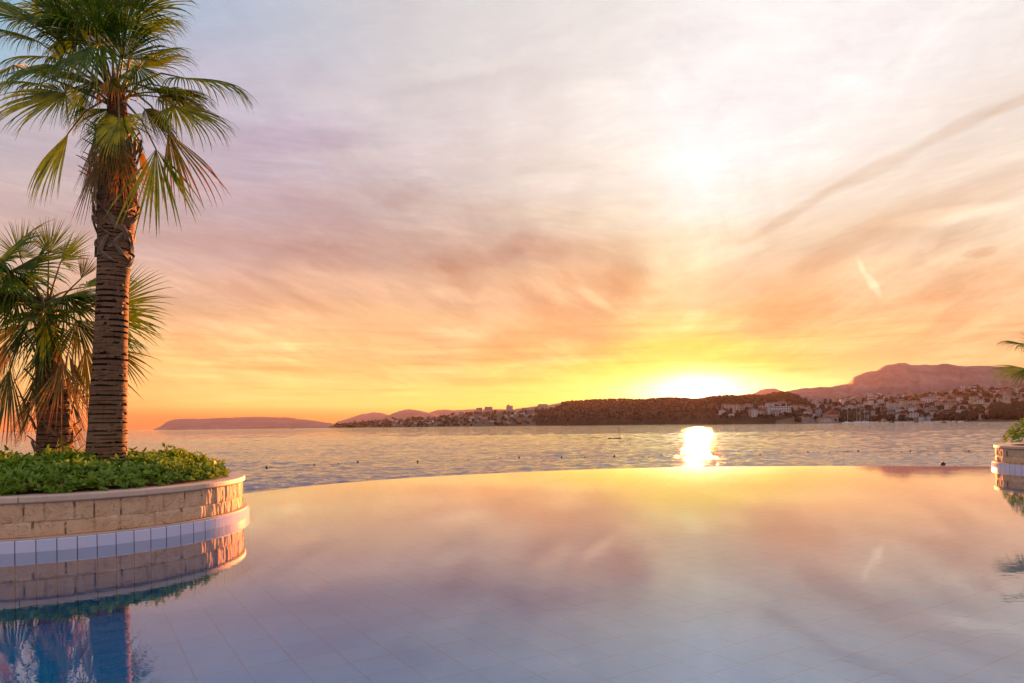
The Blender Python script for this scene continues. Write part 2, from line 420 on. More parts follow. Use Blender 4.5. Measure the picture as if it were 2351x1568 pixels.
    col = t.mix(fb, col, back)
    # below the horizon (only ever seen between far hills): the colour of the far sea haze
    t.l.new(col, bg.inputs[0]); bg.inputs[1].default_value = 2**-EXPO
    return bg
build_sky()

sun = bpy.data.lights.new('sun', 'SUN'); sun.energy = 5.0; sun.angle = math.radians(.53); sun.color = (1.0, .30, .07)
so = bpy.data.objects.new('sun', sun); COL.objects.link(so)
a, e = math.radians(SUN_AZ), math.radians(SUN_EL)
sd = Vector((math.sin(a)*math.cos(e), math.cos(a)*math.cos(e), math.sin(e)))
so.rotation_euler = sd.to_track_quat('Z', 'Y').to_euler(); so.location = (40, 60, 60)

# ================================================================== MATERIALS
def mat_pool_water():
    m, t, out = material('pool_water')
    w = worldpos(t)
    r1 = t.noise(t.mapping(w, scale=(1, 1.0, 1)), .55, 3, .5)
    r2 = t.noise(t.mapping(w, scale=(1.0, 1.6, 1)), 2.6, 3, .55)
    r3 = t.noise(t.mapping(w, rot=(0, 0, .4), scale=(1, 1.8, 1)), 9.0, 2, .5)
    hgt = t.math('ADD', t.math('MULTIPLY', r1, .6), t.math('ADD', t.math('MULTIPLY', r2, .22), t.math('MULTIPLY', r3, .11)))
    b = t.bump(hgt, 1.0, .0029)
    lw = t.new('ShaderNodeLayerWeight'); lw.inputs['Blend'].default_value = .5
    geo = t.new('ShaderNodeNewGeometry')
    fr = t.new('ShaderNodeFresnel'); fr.inputs['IOR'].default_value = 1.5
    fac = t.math('MINIMUM', t.math('MULTIPLY', t.math('POWER', fr.outputs[0], .77), t.math('MULTIPLY_ADD', fr.outputs[0], .36, 1.0)), .97)
    gl = t.new('ShaderNodeBsdfGlossy'); gl.inputs['Color'].default_value = (.97, .95, .95, 1); gl.inputs['Roughness'].default_value = .006
    t.l.new(b, gl.inputs['Normal'])
    tr = t.new('ShaderNodeBsdfTransparent'); tr.inputs['Color'].default_value = (.24, .82, .97, 1)
    mx = t.new('ShaderNodeMixShader'); t.l.new(fac, mx.inputs[0]); t.l.new(tr.outputs[0], mx.inputs[1]); t.l.new(gl.outputs[0], mx.inputs[2])
    t.l.new(mx.outputs[0], out.inputs['Surface'])
    return m
def mat_sea():
    m, t, out = material('sea_water')
    w = worldpos(t)
    r1 = t.noise(t.mapping(w, rot=(0, 0, .08), scale=(.35, 1.4, 1)), .22, 4, .55, .3)
    r2 = t.noise(t.mapping(w, rot=(0, 0, -.06), scale=(.30, 1.5, 1)), 1.6, 4, .6, .4)
    hgt = t.math('ADD', t.math('MULTIPLY', r1, .8), t.math('MULTIPLY', r2, .34))
    b = t.bump(hgt, 1.0, .55)
    principled(t, out, (.095, .092, .125), .05, b, .5)
    return m
def mat_floor_tile():
    m, t, out = material('pool_floor_tile')
    w = worldpos(t)
    v = t.mapping(w, loc=(0, 0, 0), rot=(0, 0, -math.radians(32.4)))
    br = t.new('ShaderNodeTexBrick'); br.offset = 0.0; br.squash = 1.0
    t.l.new(v, br.inputs['Vector'])
    br.inputs['Color1'].default_value = (.016, .50, .78, 1); br.inputs['Color2'].default_value = (.022, .54, .82, 1)
    br.inputs['Mortar'].default_value = (.018, .34, .50, 1)
    br.inputs['Scale'].default_value = 1.0; br.inputs['Mortar Size'].default_value = .011; br.inputs['Mortar Smooth'].default_value = .2
    br.inputs['Brick Width'].default_value = .46; br.inputs['Row Height'].default_value = .45
    col = t.mix(t.smooth(t.noise(w, .8, 4), .3, .7), br.outputs[0], t.mix(1.0, br.outputs[0], (.85, .93, .95), 'MULTIPLY'))
    principled(t, out, col, .8, None, .05)
    return m
def mat_wall_tile():
    m, t, out = material('glazed_wall_tile')
    u = t.new('ShaderNodeUVMap').outputs[0]
    br = t.new('ShaderNodeTexBrick'); br.offset = 0.0
    t.l.new(u, br.inputs['Vector'])
    br.inputs['Color1'].default_value = (.50, .50, .68, 1); br.inputs['Color2'].default_value = (.58, .54, .70, 1)
    br.inputs['Mortar'].default_value = (.10, .09, .12, 1)
    br.inputs['Scale'].default_value = 1.0; br.inputs['Mortar Size'].default_value = .006; br.inputs['Mortar Smooth'].default_value = .1
    br.inputs['Brick Width'].default_value = .2165; br.inputs['Row Height'].default_value = .60
    rough = t.math('MULTIPLY_ADD', br.outputs['Fac'], .5, .16)
    principled(t, out, br.outputs[0], rough, t.bump(t.math('SUBTRACT', 1.0, br.outputs['Fac']), .4, .003), .6)
    return m
def mat_stone():
    m, t, out = material('split_limestone')
    u = t.new('ShaderNodeUVMap').outputs[0]
    w = worldpos(t)
    n = t.noise(w, 5, 6, .6); n2 = t.noise(w, 40, 5, .65)
    vein = t.noise(t.mapping(w, rot=(.3, .5, .7), scale=(1.2, 1.2, 2.2)), 3.2, 5, .55, 1.2)
    vl = t.math('SUBTRACT', 1.0, t.smooth(t.math('ABSOLUTE', t.math('SUBTRACT', vein, .5)), .0, .022))
    col = t.mix(t.smooth(n, .3, .7), (.60, .355, .205), (.70, .45, .29))
    col = t.mix(t.math('MULTIPLY', n2, .35), col, (.36, .25, .15))
    col = t.mix(t.math('MULTIPLY', vl, .55), col, (.16, .085, .04))
    principled(t, out, col, .8, t.bump(n2, .5, .006), .3)
    return m
def mat_coping():
    m, t, out = material('sandstone_coping')
    w = worldpos(t)
    n = t.noise(w, 14, 6, .7); n2 = t.noise(w, 1.8, 3, .5); n3 = t.noise(w, 130, 3, .6)
    col = t.mix(t.smooth(n, .3, .7), (.54, .37, .28), (.62, .44, .34))
    col = t.mix(t.math('MULTIPLY', t.smooth(n2, .45, .7), .35), col, (.40, .29, .23))
    col = t.mix(t.math('MULTIPLY', n3, .3), col, (.36, .27, .22))
    principled(t, out, col, .6, t.bump(n3, .25, .003), .4)
    return m
def mat_leaf(name, g1, g2, tip, tip0, trans=.28):
    m, t, out = material(name)
    u = t.new('ShaderNodeUVMap').outputs[0]
    sp = t.new('ShaderNodeSeparateXYZ'); t.l.new(u, sp.inputs[0])
    oi = t.new('ShaderNodeObjectInfo')
    w = worldpos(t)
    n = t.noise(w, 7, 4, .6)
    col = t.mix(t.smooth(n, .3, .7), g1, g2)
    col = t.mix(t.math('MULTIPLY', oi.outputs['Random'], .45), col, g2)
    nt = t.math('ADD', sp.outputs[1], t.math('MULTIPLY', t.math('SUBTRACT', t.noise(w, 11, 3), .5), .5))
    tf = t.math('SUBTRACT', nt, t.math('MULTIPLY_ADD', oi.outputs['Random'], .22, tip0))
    col = t.mix(t.smooth(tf, 0.0, .18), col, tip)
    d = t.new('ShaderNodeBsdfDiffuse'); t.l.new(col, d.inputs[0])
    tl = t.new('ShaderNodeBsdfTranslucent'); t.l.new(t.mix(1.0, col, (1.15, 1.05, .35), 'MULTIPLY'), tl.inputs[0])
    g = t.new('ShaderNodeBsdfGlossy'); g.inputs['Roughness'].default_value = .38
    m1 = t.new('ShaderNodeMixShader'); m1.inputs[0].default_value = trans
    t.l.new(d.outputs[0], m1.inputs[1]); t.l.new(tl.outputs[0], m1.inputs[2])
    m2 = t.new('ShaderNodeMixShader'); m2.inputs[0].default_value = .025
    t.l.new(m1.outputs[0], m2.inputs[1]); t.l.new(g.outputs[0], m2.inputs[2])
    t.l.new(m2.outputs[0], out.inputs['Surface'])
    return m
def mat_trunk():
    m, t, out = material('palm_bark')
    w = worldpos(t)
    sp = t.new('ShaderNodeSeparateXYZ'); t.l.new(w, sp.inputs[0])
    ring = t.noise(t.mapping(w, scale=(3.2, 3.2, 74)), 1.0, 6, .65, .7)
    n = t.noise(t.mapping(w, scale=(22, 22, 4)), 1.0, 5, .7, .6)
    big = t.noise(w, 1.7, 4, .6)
    col = t.mix(t.smooth(ring, .35, .65), (.105, .052, .028), (.205, .115, .062))
    col = t.mix(t.math('MULTIPLY', t.smooth(n, .4, .7), .55), col, (.085, .042, .022))
    col = t.mix(t.math('MULTIPLY', t.smooth(big, .5, .7), .5), col, (.20, .115, .065))
    principled(t, out, col, .85, t.bump(t.math('ADD', t.math('MULTIPLY', ring, .6), t.math('MULTIPLY', n, .9)), .18, .008), .2)
    return m
def mat_hill(name, c1, c2, scale):
    m, t, out = material(name)
    w = worldpos(t)
    n = t.noise(w, scale, 8, .62); n2 = t.noise(w, scale*6, 5, .6)
    col = t.mix(t.smooth(n, .38, .62), c1, c2)
    col = t.mix(t.math('MULTIPLY', t.smooth(n2, .45, .7), .4), col, tuple(k*.55 for k in c1))
    principled(t, out, col, .95, t.bump(n, .6, .15/scale), .1)
    return m
M = dict(
    water=mat_pool_water(), sea=mat_sea(), floor=mat_floor_tile(), tile=mat_wall_tile(), stone=mat_stone(), coping=mat_coping(),
    leaf=mat_leaf('palm_leaf_green', (.020, .070, .004), (.105, .180, .010), (.20, .11, .025), .80),
    leafbrown=mat_leaf('palm_leaf_ageing', (.030, .06, .006), (.10, .095, .010), (.15, .075, .018), .48),
    leafdead=mat_leaf('palm_leaf_dry', (.17, .10, .022), (.27, .165, .04), (.16, .075, .022), .5, .25),
    trunk=mat_trunk(),
    boot=plain('leaf_base_husk', (.20, .135, .09), (.11, .065, .04), 6, .8, .4, .01),
    petiole=plain('leaf_stalk', (.13, .14, .03), (.20, .15, .05), 5, .5),
    shrub=mat_leaf('shrub_leaf', (.05, .14, .008), (.20, .29, .02), (.30, .34, .04), .9, .3),
    twig=plain('shrub_twig', (.05, .035, .02), (.08, .055, .03), 12),
    soil=plain('soil', (.016, .011, .007), (.03, .02, .012), 9, .95, .5),
    inside=plain('pool_inside_tile', (.02, .58, .86), (.028, .62, .90), .8, .6, spec=.1),
    joint=plain('wall_joint', (.20, .12, .07), (.30, .19, .12), 20, .9),
    concrete=plain('pool_concrete', (.30, .27, .25), (.38, .34, .31), 2, .8, .2),
    dark=plain('dark_rubber', (.012, .010, .010), (.02, .016, .014), 6, .55),
    steel=plain('painted_steel', (.10, .06, .045), (.14, .09, .06), 3, .5),
    rock=plain('wet_rock', (.025, .02, .018), (.05, .04, .035), 1.2, .6, .6, .1),
    wall_white=plain('white_render', (.46, .43, .42), (.36, .34, .34), .12, .8),
    wall_cream=plain('cream_render', (.40, .33, .26), (.32, .26, .21), .12, .8),
    wall_grey=plain('grey_render', (.26, .25, .25), (.20, .19, .19), .12, .8),
    wall_pink=plain('pink_render', (.38, .24, .22), (.30, .19, .17), .12, .8),
    roof_red=plain('terracotta_tiles', (.20, .055, .03), (.14, .04, .025), .4, .8),
    roof_grey=plain('grey_roofing', (.22, .21, .21), (.16, .15, .15), .4, .7),
    pane=plain('dark_pane', (.02, .022, .026), (.03, .032, .036), .5, .15, spec=.6),
    boatwhite=plain('white_gelcoat', (.78, .78, .78), (.72, .72, .72), .5, .25),
    boatdark=plain('dark_hull', (.03, .03, .04), (.05, .05, .06), .5, .3),
    mast=plain('mast_alloy', (.62, .60, .58), (.52, .50, .48), 1, .35),
    woods=mat_hill('far_tree_leaves', (.018, .018, .008), (.030, .026, .011), .05),
    quay=plain('quay_stone', (.10, .08, .07), (.15, .12, .10), .3, .9),
)

# ================================================================== POOL
PLANT = Vector((-7.12, 10.88, 0)); PLANT_R = 2.72
edge_px = [(600, 1128.5), (700, 1117), (800, 1108), (900, 1100), (1040, 1091.5), (1175, 1085), (1350, 1078), (1550, 1073), (1720, 1071), (1900, 1070), (2100, 1070.3), (2285, 1071)]
edge = [on_z(x, y, 0) for x, y in edge_px]
left_pts = [Vector((-16, 8.5, 0)), Vector((-11.5, 10.6, 0)), Vector((-8.6, 12.3, 0)), Vector((-7.1, 13.9, 0))]
right_pts = [Vector((17.3, 20.2, 0)), Vector((19.5, 17.8, 0)), Vector((22, 14, 0))]
ctrl = left_pts + edge + right_pts
def spline(P, n=10):
    out = []
    for i in range(len(P)-1):
        p0, p1, p2, p3 = P[max(i-1, 0)], P[i], P[i+1], P[min(i+2, len(P)-1)]
        for k in range(n):
            s = k/n
            out.append(.5*((2*p1) + (p2-p0)*s + (2*p0-5*p1+4*p2-p3)*s*s + (3*p1-p0-3*p2+p3)*s**3))
    out.append(P[-1]); return out
rim = spline(ctrl, 10)
# fan of strips from the near pool side up to the rim
def pool_sheet(name, z, mat, kind, offs=0.0):
    mb = MB(); NR = 10
    cols = []
    for k, p in enumerate(rim):
        tx = rim[min(k+1, len(rim)-1)] - rim[max(k-1, 0)]
        n = Vector((-tx.y, tx.x, 0)).normalized()
        q = p + n*offs
        base = Vector((-16 + 38*k/(len(rim)-1), 1.0, 0))
        cols.append(mb.add([(base.x + (q.x-base.x)*s/NR, base.y + (q.y-base.y)*s/NR, z) for s in range(NR+1)]))
    for k in range(len(cols)-1):
        for s in range(NR):
            mb.face((cols[k]+s, cols[k+1]+s, cols[k+1]+s+1, cols[k]+s+1))
    return tag(mb.build(name, mat), kind=kind)
pool_sheet('pool_water', 0.0, M['water'], 'structure')
pool_sheet('pool_floor', -.9, M['floor'], 'structure', -.05)
mb = MB()
prev = None
for k, p in enumerate(rim):
    tx = rim[min(k+1, len(rim)-1)] - rim[max(k-1, 0)]
    n = Vector((-tx.y, tx.x, 0)).normalized()
    b, c = p + n*.02, p + n*.12
    cove = [(p - n*(.2 + 2.6*(1-math.cos(q*PI/12))**1.0), -.02 - .90*math.sin(q*PI/12)) for q in range(6, -1, -1)]
    i = mb.add([(v.x, v.y, z) for v, z in cove] + [(b.x, b.y, .004), (c.x, c.y, -.03), (c.x, c.y, SEA-.4)])
    if prev is not None:
        for j in range(9): mb.face((prev+j, i+j, i+j+1, prev+j+1), 1 if j < 6 else 0)
    prev = i
tag(mb.build('pool_edge_wall', [M['concrete'], M['floor']], None, True), 'long curved overflow edge of the pool above the sea', 'pool edge')

mb = MB()
mb.quad((-17, -12, .05), (23, -12, .05), (23, .9, .05), (-17, .9, .05)); mb.quad((-17, .9, .05), (23, .9, .05), (23, 1.02, .03), (-17, 1.02, .03)); mb.quad((-17, 1.02, .03), (23, 1.02, .03), (23, 1.02, -.92), (-17, 1.02, -.92))
tag(mb.build('pool_deck', M['concrete']), kind='structure')
# ================================================================== PLANTERS
def ring_grid(mb, prof, C, mat, a0=0.0, a1=2*PI, n=160, uvs=None):
    rows = []
    for k in range(n+1):
        a = a0 + (a1-a0)*k/n
        rows.append(mb.add([(C.x + r*math.cos(a), C.y + r*math.sin(a), z) for r, z in prof]))
    acc = [0.0]
    for j in range(1, len(prof)):
        acc.append(acc[-1] + math.hypot(prof[j][0]-prof[j-1][0], prof[j][1]-prof[j-1][1]))
    for k in range(n):
        s0, s1 = (a0 + (a1-a0)*k/n)*PLANT_R, (a0 + (a1-a0)*(k+1)/n)*PLANT_R
        for j in range(len(prof)-1):
            mb.face((rows[k]+j, rows[k+1]+j, rows[k+1]+j+1, rows[k]+j+1), mat, ((s0, acc[j]), (s1, acc[j]), (s1, acc[j+1]), (s0, acc[j+1])))
def stone_mesh(C, seed, step):
    """two courses of split-face blocks standing round the drum, joints and chisel ridges as relief"""
    rnd = random.Random(seed)
    z0, z1, zm = .165, .605, .355
    per = 2*PI*2.56
    def course(lo, hi):
        out, s = [], 0.0
        while s < per - .2:
            L = rnd.uniform(lo, hi)
            if per - s - L < .2: L = per - s
            out.append((s, s+L, rnd.uniform(-.012, .012), rnd.uniform(-.03, .03), rnd.uniform(0, 1))); s += L
        return out
    cs = [course(.28, .46), course(.20, .34)]
    mb = MB()
    NS = int(per/step); NZ = int((z1-z0)/step)
    rows = []; jt = []
    for k in range(NS):
        s = per*k/NS
        col = []; jl = []; jt.append(jl)
        for j in range(NZ+1):
            z = z0 + (z1-z0)*j/NZ
            ci = 0 if z < zm else 1
            for q in cs[ci]:
                if q[0] <= s < q[1]: break
            lo, hi = (z0, zm) if ci == 0 else (zm, z1)
            dj = min(s-q[0], q[1]-s, z-lo+.004, hi-z+.004)
            wob = mnoise.noise((s*9, z*9, seed))*.006
            joint = min(1.0, max(0.0, (dj+wob*.8)/.012))
            v = Vector((s*4.5, z*1.3, q[4]*20))
            ridges = abs(mnoise.noise(Vector((s*13, z*2.2+q[4]*9, seed))))*.026*q[4] + mnoise.fractal(v*2.6, .9, 2.1, 4)*.010
            f = math.exp(-((z-lo)/(hi-lo)-.5)**2*2)*.010
            r = 2.580 + joint*(.022 + q[2]*.7 + q[3]*((s-q[0])/(q[1]-q[0])-.5)*.4 + ridges + f)
            jl.append(joint); a = s/2.56 + 2.0
            col.append((C.x + r*math.cos(a), C.y + r*math.sin(a), z))
        rows.append(mb.add(col))
    for k in range(NS):
        k2 = (k+1) % NS
        for j in range(NZ):
            mb.face((rows[k]+j, rows[k2]+j, rows[k2]+j+1, rows[k]+j+1), 1 if min(jt[k][j], jt[k2][j+1]) < .22 else 0)
    return mb
def planter(C, label, seed, step):
    t = empty('planter', C, label, 'planter', 'round stone planters standing in the pool')
    O = Vector((0, 0, 0))
    mb = stone_mesh(O, seed, step); mb.build('stone_wall', [M['stone'], M['joint']], t, True)
    mb = MB(); ring_grid(mb, [(2.70, -.95), (2.72, -.9), (2.72, .140), (2.714, .150), (2.50, .152)], O, 0)
    mb.build('tile_band', M['tile'], t)
    mb = MB(); ring_grid(mb, [(2.69, .1525), (2.69, .166), (2.50, .170)], O, 0)
    mb.build('ledge', M['coping'], t)
    # coping stones with open joints
    mb = MB(); NJ = 7
    for k in range(NJ):
        a0 = 2*PI*k/NJ - 1.18 + .0016; a1 = 2*PI*(k+1)/NJ - 1.18 - .0016
        n = 26; rows = []
        prof = [(2.20, .40), (2.20, .674), (2.212, .684), (2.640, .684), (2.652, .679), (2.657, .668), (2.657, .618), (2.652, .606), (2.642, .60)]
        for i in range(n+1):
            a = a0 + (a1-a0)*i/n
            rows.append(mb.add([(r*math.cos(a), r*math.sin(a), z) for r, z in prof]))
        for i in range(n):
            for j in range(len(prof)):
                j2 = (j+1) % len(prof)
                mb.face((rows[i]+j, rows[i+1]+j, rows[i+1]+j2, rows[i]+j2))
        mb.face([rows[0]+j for j in range(len(prof))]); mb.face([rows[n]+j for j in range(len(prof))][::-1])
    mb.build('coping', M['coping'], t)
    mb = MB(); ring_grid(mb, [(2.3, .42), (1.2, .45), (.01, .47)], O, 0, n=48)
    mb.build('soil', M['soil'], t)
    return t
planter(PLANT, 'round stone planter with the two palms and white tile band at the waterline', 3, .011)
PLANT2 = Vector((17.32, 19.95, 0))
planter(PLANT2, 'far round stone planter cut off by the picture edge, sunlit on one side', 11, .03)

# ---- low shrubs
def shrub(name, C, rr, n, seed, label, hmax):
    rnd = random.Random(seed)
    mb = MB()
    def topz(x, y):
        r = math.hypot(x, y)/rr
        return .70 + hmax*(.82 + .46*mnoise.noise((x*1.3+seed, y*1.3, 2)) + .26*mnoise.noise((x*3.4, y*3.4, seed)))*max(0.0, 1-r**5)**.6
    for k in range(n):
        a = rnd.uniform(0, 2*PI); r = rr*math.sqrt(rnd.uniform(0, 1))
        x, y = r*math.cos(a), r*math.sin(a)
        zt = topz(x, y)
        q = rnd.random()
        z = zt - (1-q**.35)*(zt-.68)*1.0 if rnd.random() < .6 else zt + rnd.uniform(-.03, .05)
        if rnd.random() < .05: z += rnd.uniform(.03, .11)
        c = Vector((x*1.02, y*1.02, z))
        out = Vector((x, y, 0)).normalized()*(.9*(r/rr)**3)
        ax = (Vector((0, 0, 1)) + out + Vector((rnd.uniform(-.6, .6), rnd.uniform(-.6, .6), rnd.uniform(-.2, .3)))).normalized()
        s1 = ax.orthogonal().normalized(); s2 = ax.cross(s1)
        nl = rnd.randint(6, 9)
        for j in range(nl):
            b = 2*PI*j/nl + rnd.uniform(-.3, .3)
            side = s1*math.cos(b) + s2*math.sin(b)
            up = rnd.uniform(.3, 1.5)
            d = (side + ax*up).normalized()
            L = rnd.choice((rnd.uniform(.04, .07), rnd.uniform(.06, .12))); W = L*rnd.uniform(.17, .24)
            t2 = d.cross(ax).normalized()
            nn = t2.cross(d).normalized()
            p = [c + d*L*.08, c + d*L*.55 + t2*W - nn*L*.02, c + d*L*.9 + t2*W*.75 - nn*L*.10, c + d*L*1.0 - nn*L*.14, c + d*L*.9 - t2*W*.75 - nn*L*.10, c + d*L*.55 - t2*W - nn*L*.02, c + d*L*.6 - nn*L*.05]
            i = mb.add(p)
            tone = rnd.random()
            U = [(tone, tone*.95)]*4
            mb.face((i, i+1, i+6), 0, U[:3]); mb.face((i+1, i+2, i+6), 0, U[:3]); mb.face((i+2, i+3, i+6), 0, U[:3])
            mb.face((i+3, i+4, i+6), 0, U[:3]); mb.face((i+4, i+5, i+6), 0, U[:3]); mb.face((i+5, i, i+6), 0, U[:3])
    o = mb.build(name, M['shrub'])
    o.location = C
    tag(o, label, 'shrub')
    return o
shrub('shrub', PLANT, 2.31, 6800, 5, 'dense glossy green shrubs filling the planter round the palm trunks', .36)
shrub('shrub', PLANT2, 2.36, 2400, 9, 'low rounded green shrub at the picture edge on the far planter', .80)

# ================================================================== PALMS
DOWN = Vector((0, 0, -1))
def fan(mb, hub, fd, nrm, Rl, nseg, spread, droop, rnd, split=.42, K=8):
    fd = fd.normalized(); side = fd.cross(nrm).normalized(); nrm = side.cross(fd).normalized()
    pitch = math.radians(2*spread)/nseg
    for i in range(nseg):
        a = math.radians(-spread) + pitch*(i + .5 + rnd.uniform(-.38, .38))
        d = fd*math.cos(a) + side*math.sin(a)
        d = (d + nrm*(.10*math.cos(a*1.3))).normalized()
        tdir = (-fd*math.sin(a) + side*math.cos(a)).normalized()
        L = Rl*(.74 + .26*math.cos(a))*rnd.uniform(.90, 1.08)
        sp = split*rnd.uniform(.85, 1.15)*(.85 + .25*math.cos(a))
        if rnd.random() < .07: continue
        hang = droop*rnd.choice((rnd.uniform(.6, 1.2), rnd.uniform(.9, 1.9)))
        if rnd.random() < .12: L *= rnd.uniform(.6, .85)
        p = hub.copy(); dr = d.copy(); pts = []; ds = L/K
        for k in range(K+1):
            f = k/K
            w = L*f*math.tan(pitch/2)*1.03 if f <= sp else L*sp*math.tan(pitch/2)*max(0.0, 1-((f-sp)/(1-sp)))**.75
            w = max(w, .0012)
            nn = tdir.cross(dr).normalized()
            if nn.dot(nrm) < 0: nn = -nn
            fold = w*.95
            tw = tdir
            pts.append((p + nn*fold*.5, p - tw*w - nn*fold*.5, p + tw*w - nn*fold*.5, f))
            g = max(0.0, f - .18)**1.5*hang*.55
            dr = (dr + DOWN*g + Vector((rnd.uniform(-1, 1), rnd.uniform(-1, 1), rnd.uniform(-1, 1)))*.035*f).normalized()
            p = p + dr*ds
        i0 = mb.add([q for r in pts for q in r[:3]])
        for k in range(K):
            b, c = i0 + 3*k, i0 + 3*(k+1)
            f0, f1 = pts[k][3], pts[k+1][3]
            mb.face((b+1, b, c, c+1), 0, ((0, f0), (.5, f0), (.5, f1), (0, f1)))
            mb.face((b, b+2, c+2, c), 0, ((.5, f0), (1, f0), (1, f1), (.5, f1)))
def palm_leaf(palm, base, hub, fd, nrm, Rl, spread, droop, mat, rnd, nseg=None, sag=.12, dead=False, pw=.018):
    mb = MB()
    fan(mb, hub, fd, nrm, Rl, nseg or max(18, int(spread*.54)), spread, droop, rnd, .30 if dead else .42)
    o = mb.build('leaf', mat, palm)
    d = hub - base; L = d.length
    m1 = base + d*.33 + Vector((0, 0, L*sag)); m2 = base + d*.68 + Vector((0, 0, L*sag*.9))
    pm = MB(); pm.tube([base, m1, m2, hub, hub + fd.normalized()*Rl*.22], [pw*1.5, pw*1.05, pw*.8, pw*.65, pw*.2], 6)
    pm.build('petiole', M['boot'] if dead else M['petiole'], o, True)
    return o
def trunk_mesh(pts, rads, n=28, sub=10, amp=.006):
    mb = MB()
    P = spline([Vector(p) for p in pts], sub)
    rr = spline([Vector((r, 0, 0)) for r in rads], sub)
    rings = []; acc = 0.0
    fine = []
    for k in range(len(P)-1):
        for s in range(8):
            fine.append((P[k].lerp(P[k+1], s/4), rr[k].x + (rr[k+1].x-rr[k].x)*s/4))
    fine.append((P[-1], rr[-1].x))
    for k, (p, r) in enumerate(fine):
        zz = p.z
        ring = []
        for j in range(n):
            a = 2*PI*j/n
            q = r + amp*.16*(1 + 1.2*mnoise.noise((math.cos(a)*1.4, math.sin(a)*1.4, zz*2.1)))*math.sin(zz*135 + 2.2*mnoise.noise((math.cos(a)*1.5, math.sin(a)*1.5, zz*3))) + amp*.3*mnoise.noise((math.cos(a)*3, math.sin(a)*3, zz*14)) + amp*2*mnoise.noise((math.cos(a)*1.2, math.sin(a)*1.2, zz*3))
            ring.append(p + Vector((math.cos(a)*q, math.sin(a)*q, 0)))
        rings.append(mb.add(ring))
    for k in range(len(fine)-1):
        for j in range(n):
            j2 = (j+1) % n
            mb.face((rings[k]+j, rings[k]+j2, rings[k+1]+j2, rings[k+1]+j))
    mb.face([rings[-1]+j for j in range(n)])
    return mb
def leaf_base(palm, c, ang, r, tilt, L, W, rnd, flare=0.0):
    """a strap of old leaf base lying slantwise on the trunk"""
    mb = MB(); n = 7; prev = None
    for k in range(n+1):
        f = k/n
        a = ang + tilt*(f-.2)*L/r
        rad = r + .012 + .03*f + flare*f*f*L
        z = c.z + L*f*math.cos(tilt)
        w = W*(1-.55*f)*(1 if f < .95 else .6)/r/2
        row = []
        for s in (-1, 0, 1):
            rr_ = rad + (.022 if s == 0 else 0)*(1-f*.5)
            row.append((c.x + rr_*math.cos(a + s*w), c.y + rr_*math.sin(a + s*w), z + s*W*.18*math.sin(tilt)*1.5))
        row.append((c.x + (rad-.02)*math.cos(a), c.y + (rad-.02)*math.sin(a), z))
        i = mb.add(row)
        if prev is not None:
            mb.face((prev, prev+1, i+1, i)); mb.face((prev+1, prev+2, i+2, i+1)); mb.face((prev+2, prev+3, i+3, i+2)); mb.face((prev+3, prev, i, i+3))
        prev = i
    mb.face((prev, prev+1, prev+2, prev+3))
    return mb.build('leaf_base', M['boot'], palm)
def wdir(x, y, dep):       # picture-like direction (x to the side, y up) with a depth share
    return Vector((x, dep, y))
CAM = Vector((0, -1, .25))

# ---- the tall palm
DY = 10.75
rnd = random.Random(21)
palm = empty('palm_tree', at(246, 1062, DY), 'tall fan palm with ringed brown trunk standing in the stone planter', 'palm tree', 'palms in the planters')
def rel(palm, p): return p - palm.location
P0 = palm.location.copy()
tk = [(246, 1075), (246, 1000), (250, 900), (255, 780), (259, 650), (264, 560), (268, 480), (270, 380), (270, 290), (268, 215)]
tr = [.288, .278, .256, .240, .228, .245, .275, .240, .180, .11]
pts = [rel(palm, at(x, y, DY)) for x, y in tk]
trunk_mesh(pts, tr, 30).build('trunk', M['trunk'], palm, True)
def trunk_at(y):
    for k in range(len(tk)-1):
        if tk[k][1] >= y >= tk[k+1][1]:
            f = (tk[k][1]-y)/(tk[k][1]-tk[k+1][1])
            return pts[k].lerp(pts[k+1], f), tr[k] + (tr[k+1]-tr[k])*f
for k in range(64):
    y = 620 - 300*(k/64) + rnd.uniform(-8, 8)
    c, r = trunk_at(y)
    up = k/64
    leaf_base(palm, c, k*2.39996 + rnd.uniform(-.2, .2), r, rnd.choice((-1, 1))*rnd.uniform(.35, .8), rnd.uniform(.24, .36), rnd.uniform(.10, .16), rnd, flare=.05 + .45*max(0, up-.25)*rnd.uniform(.4, 1.2))
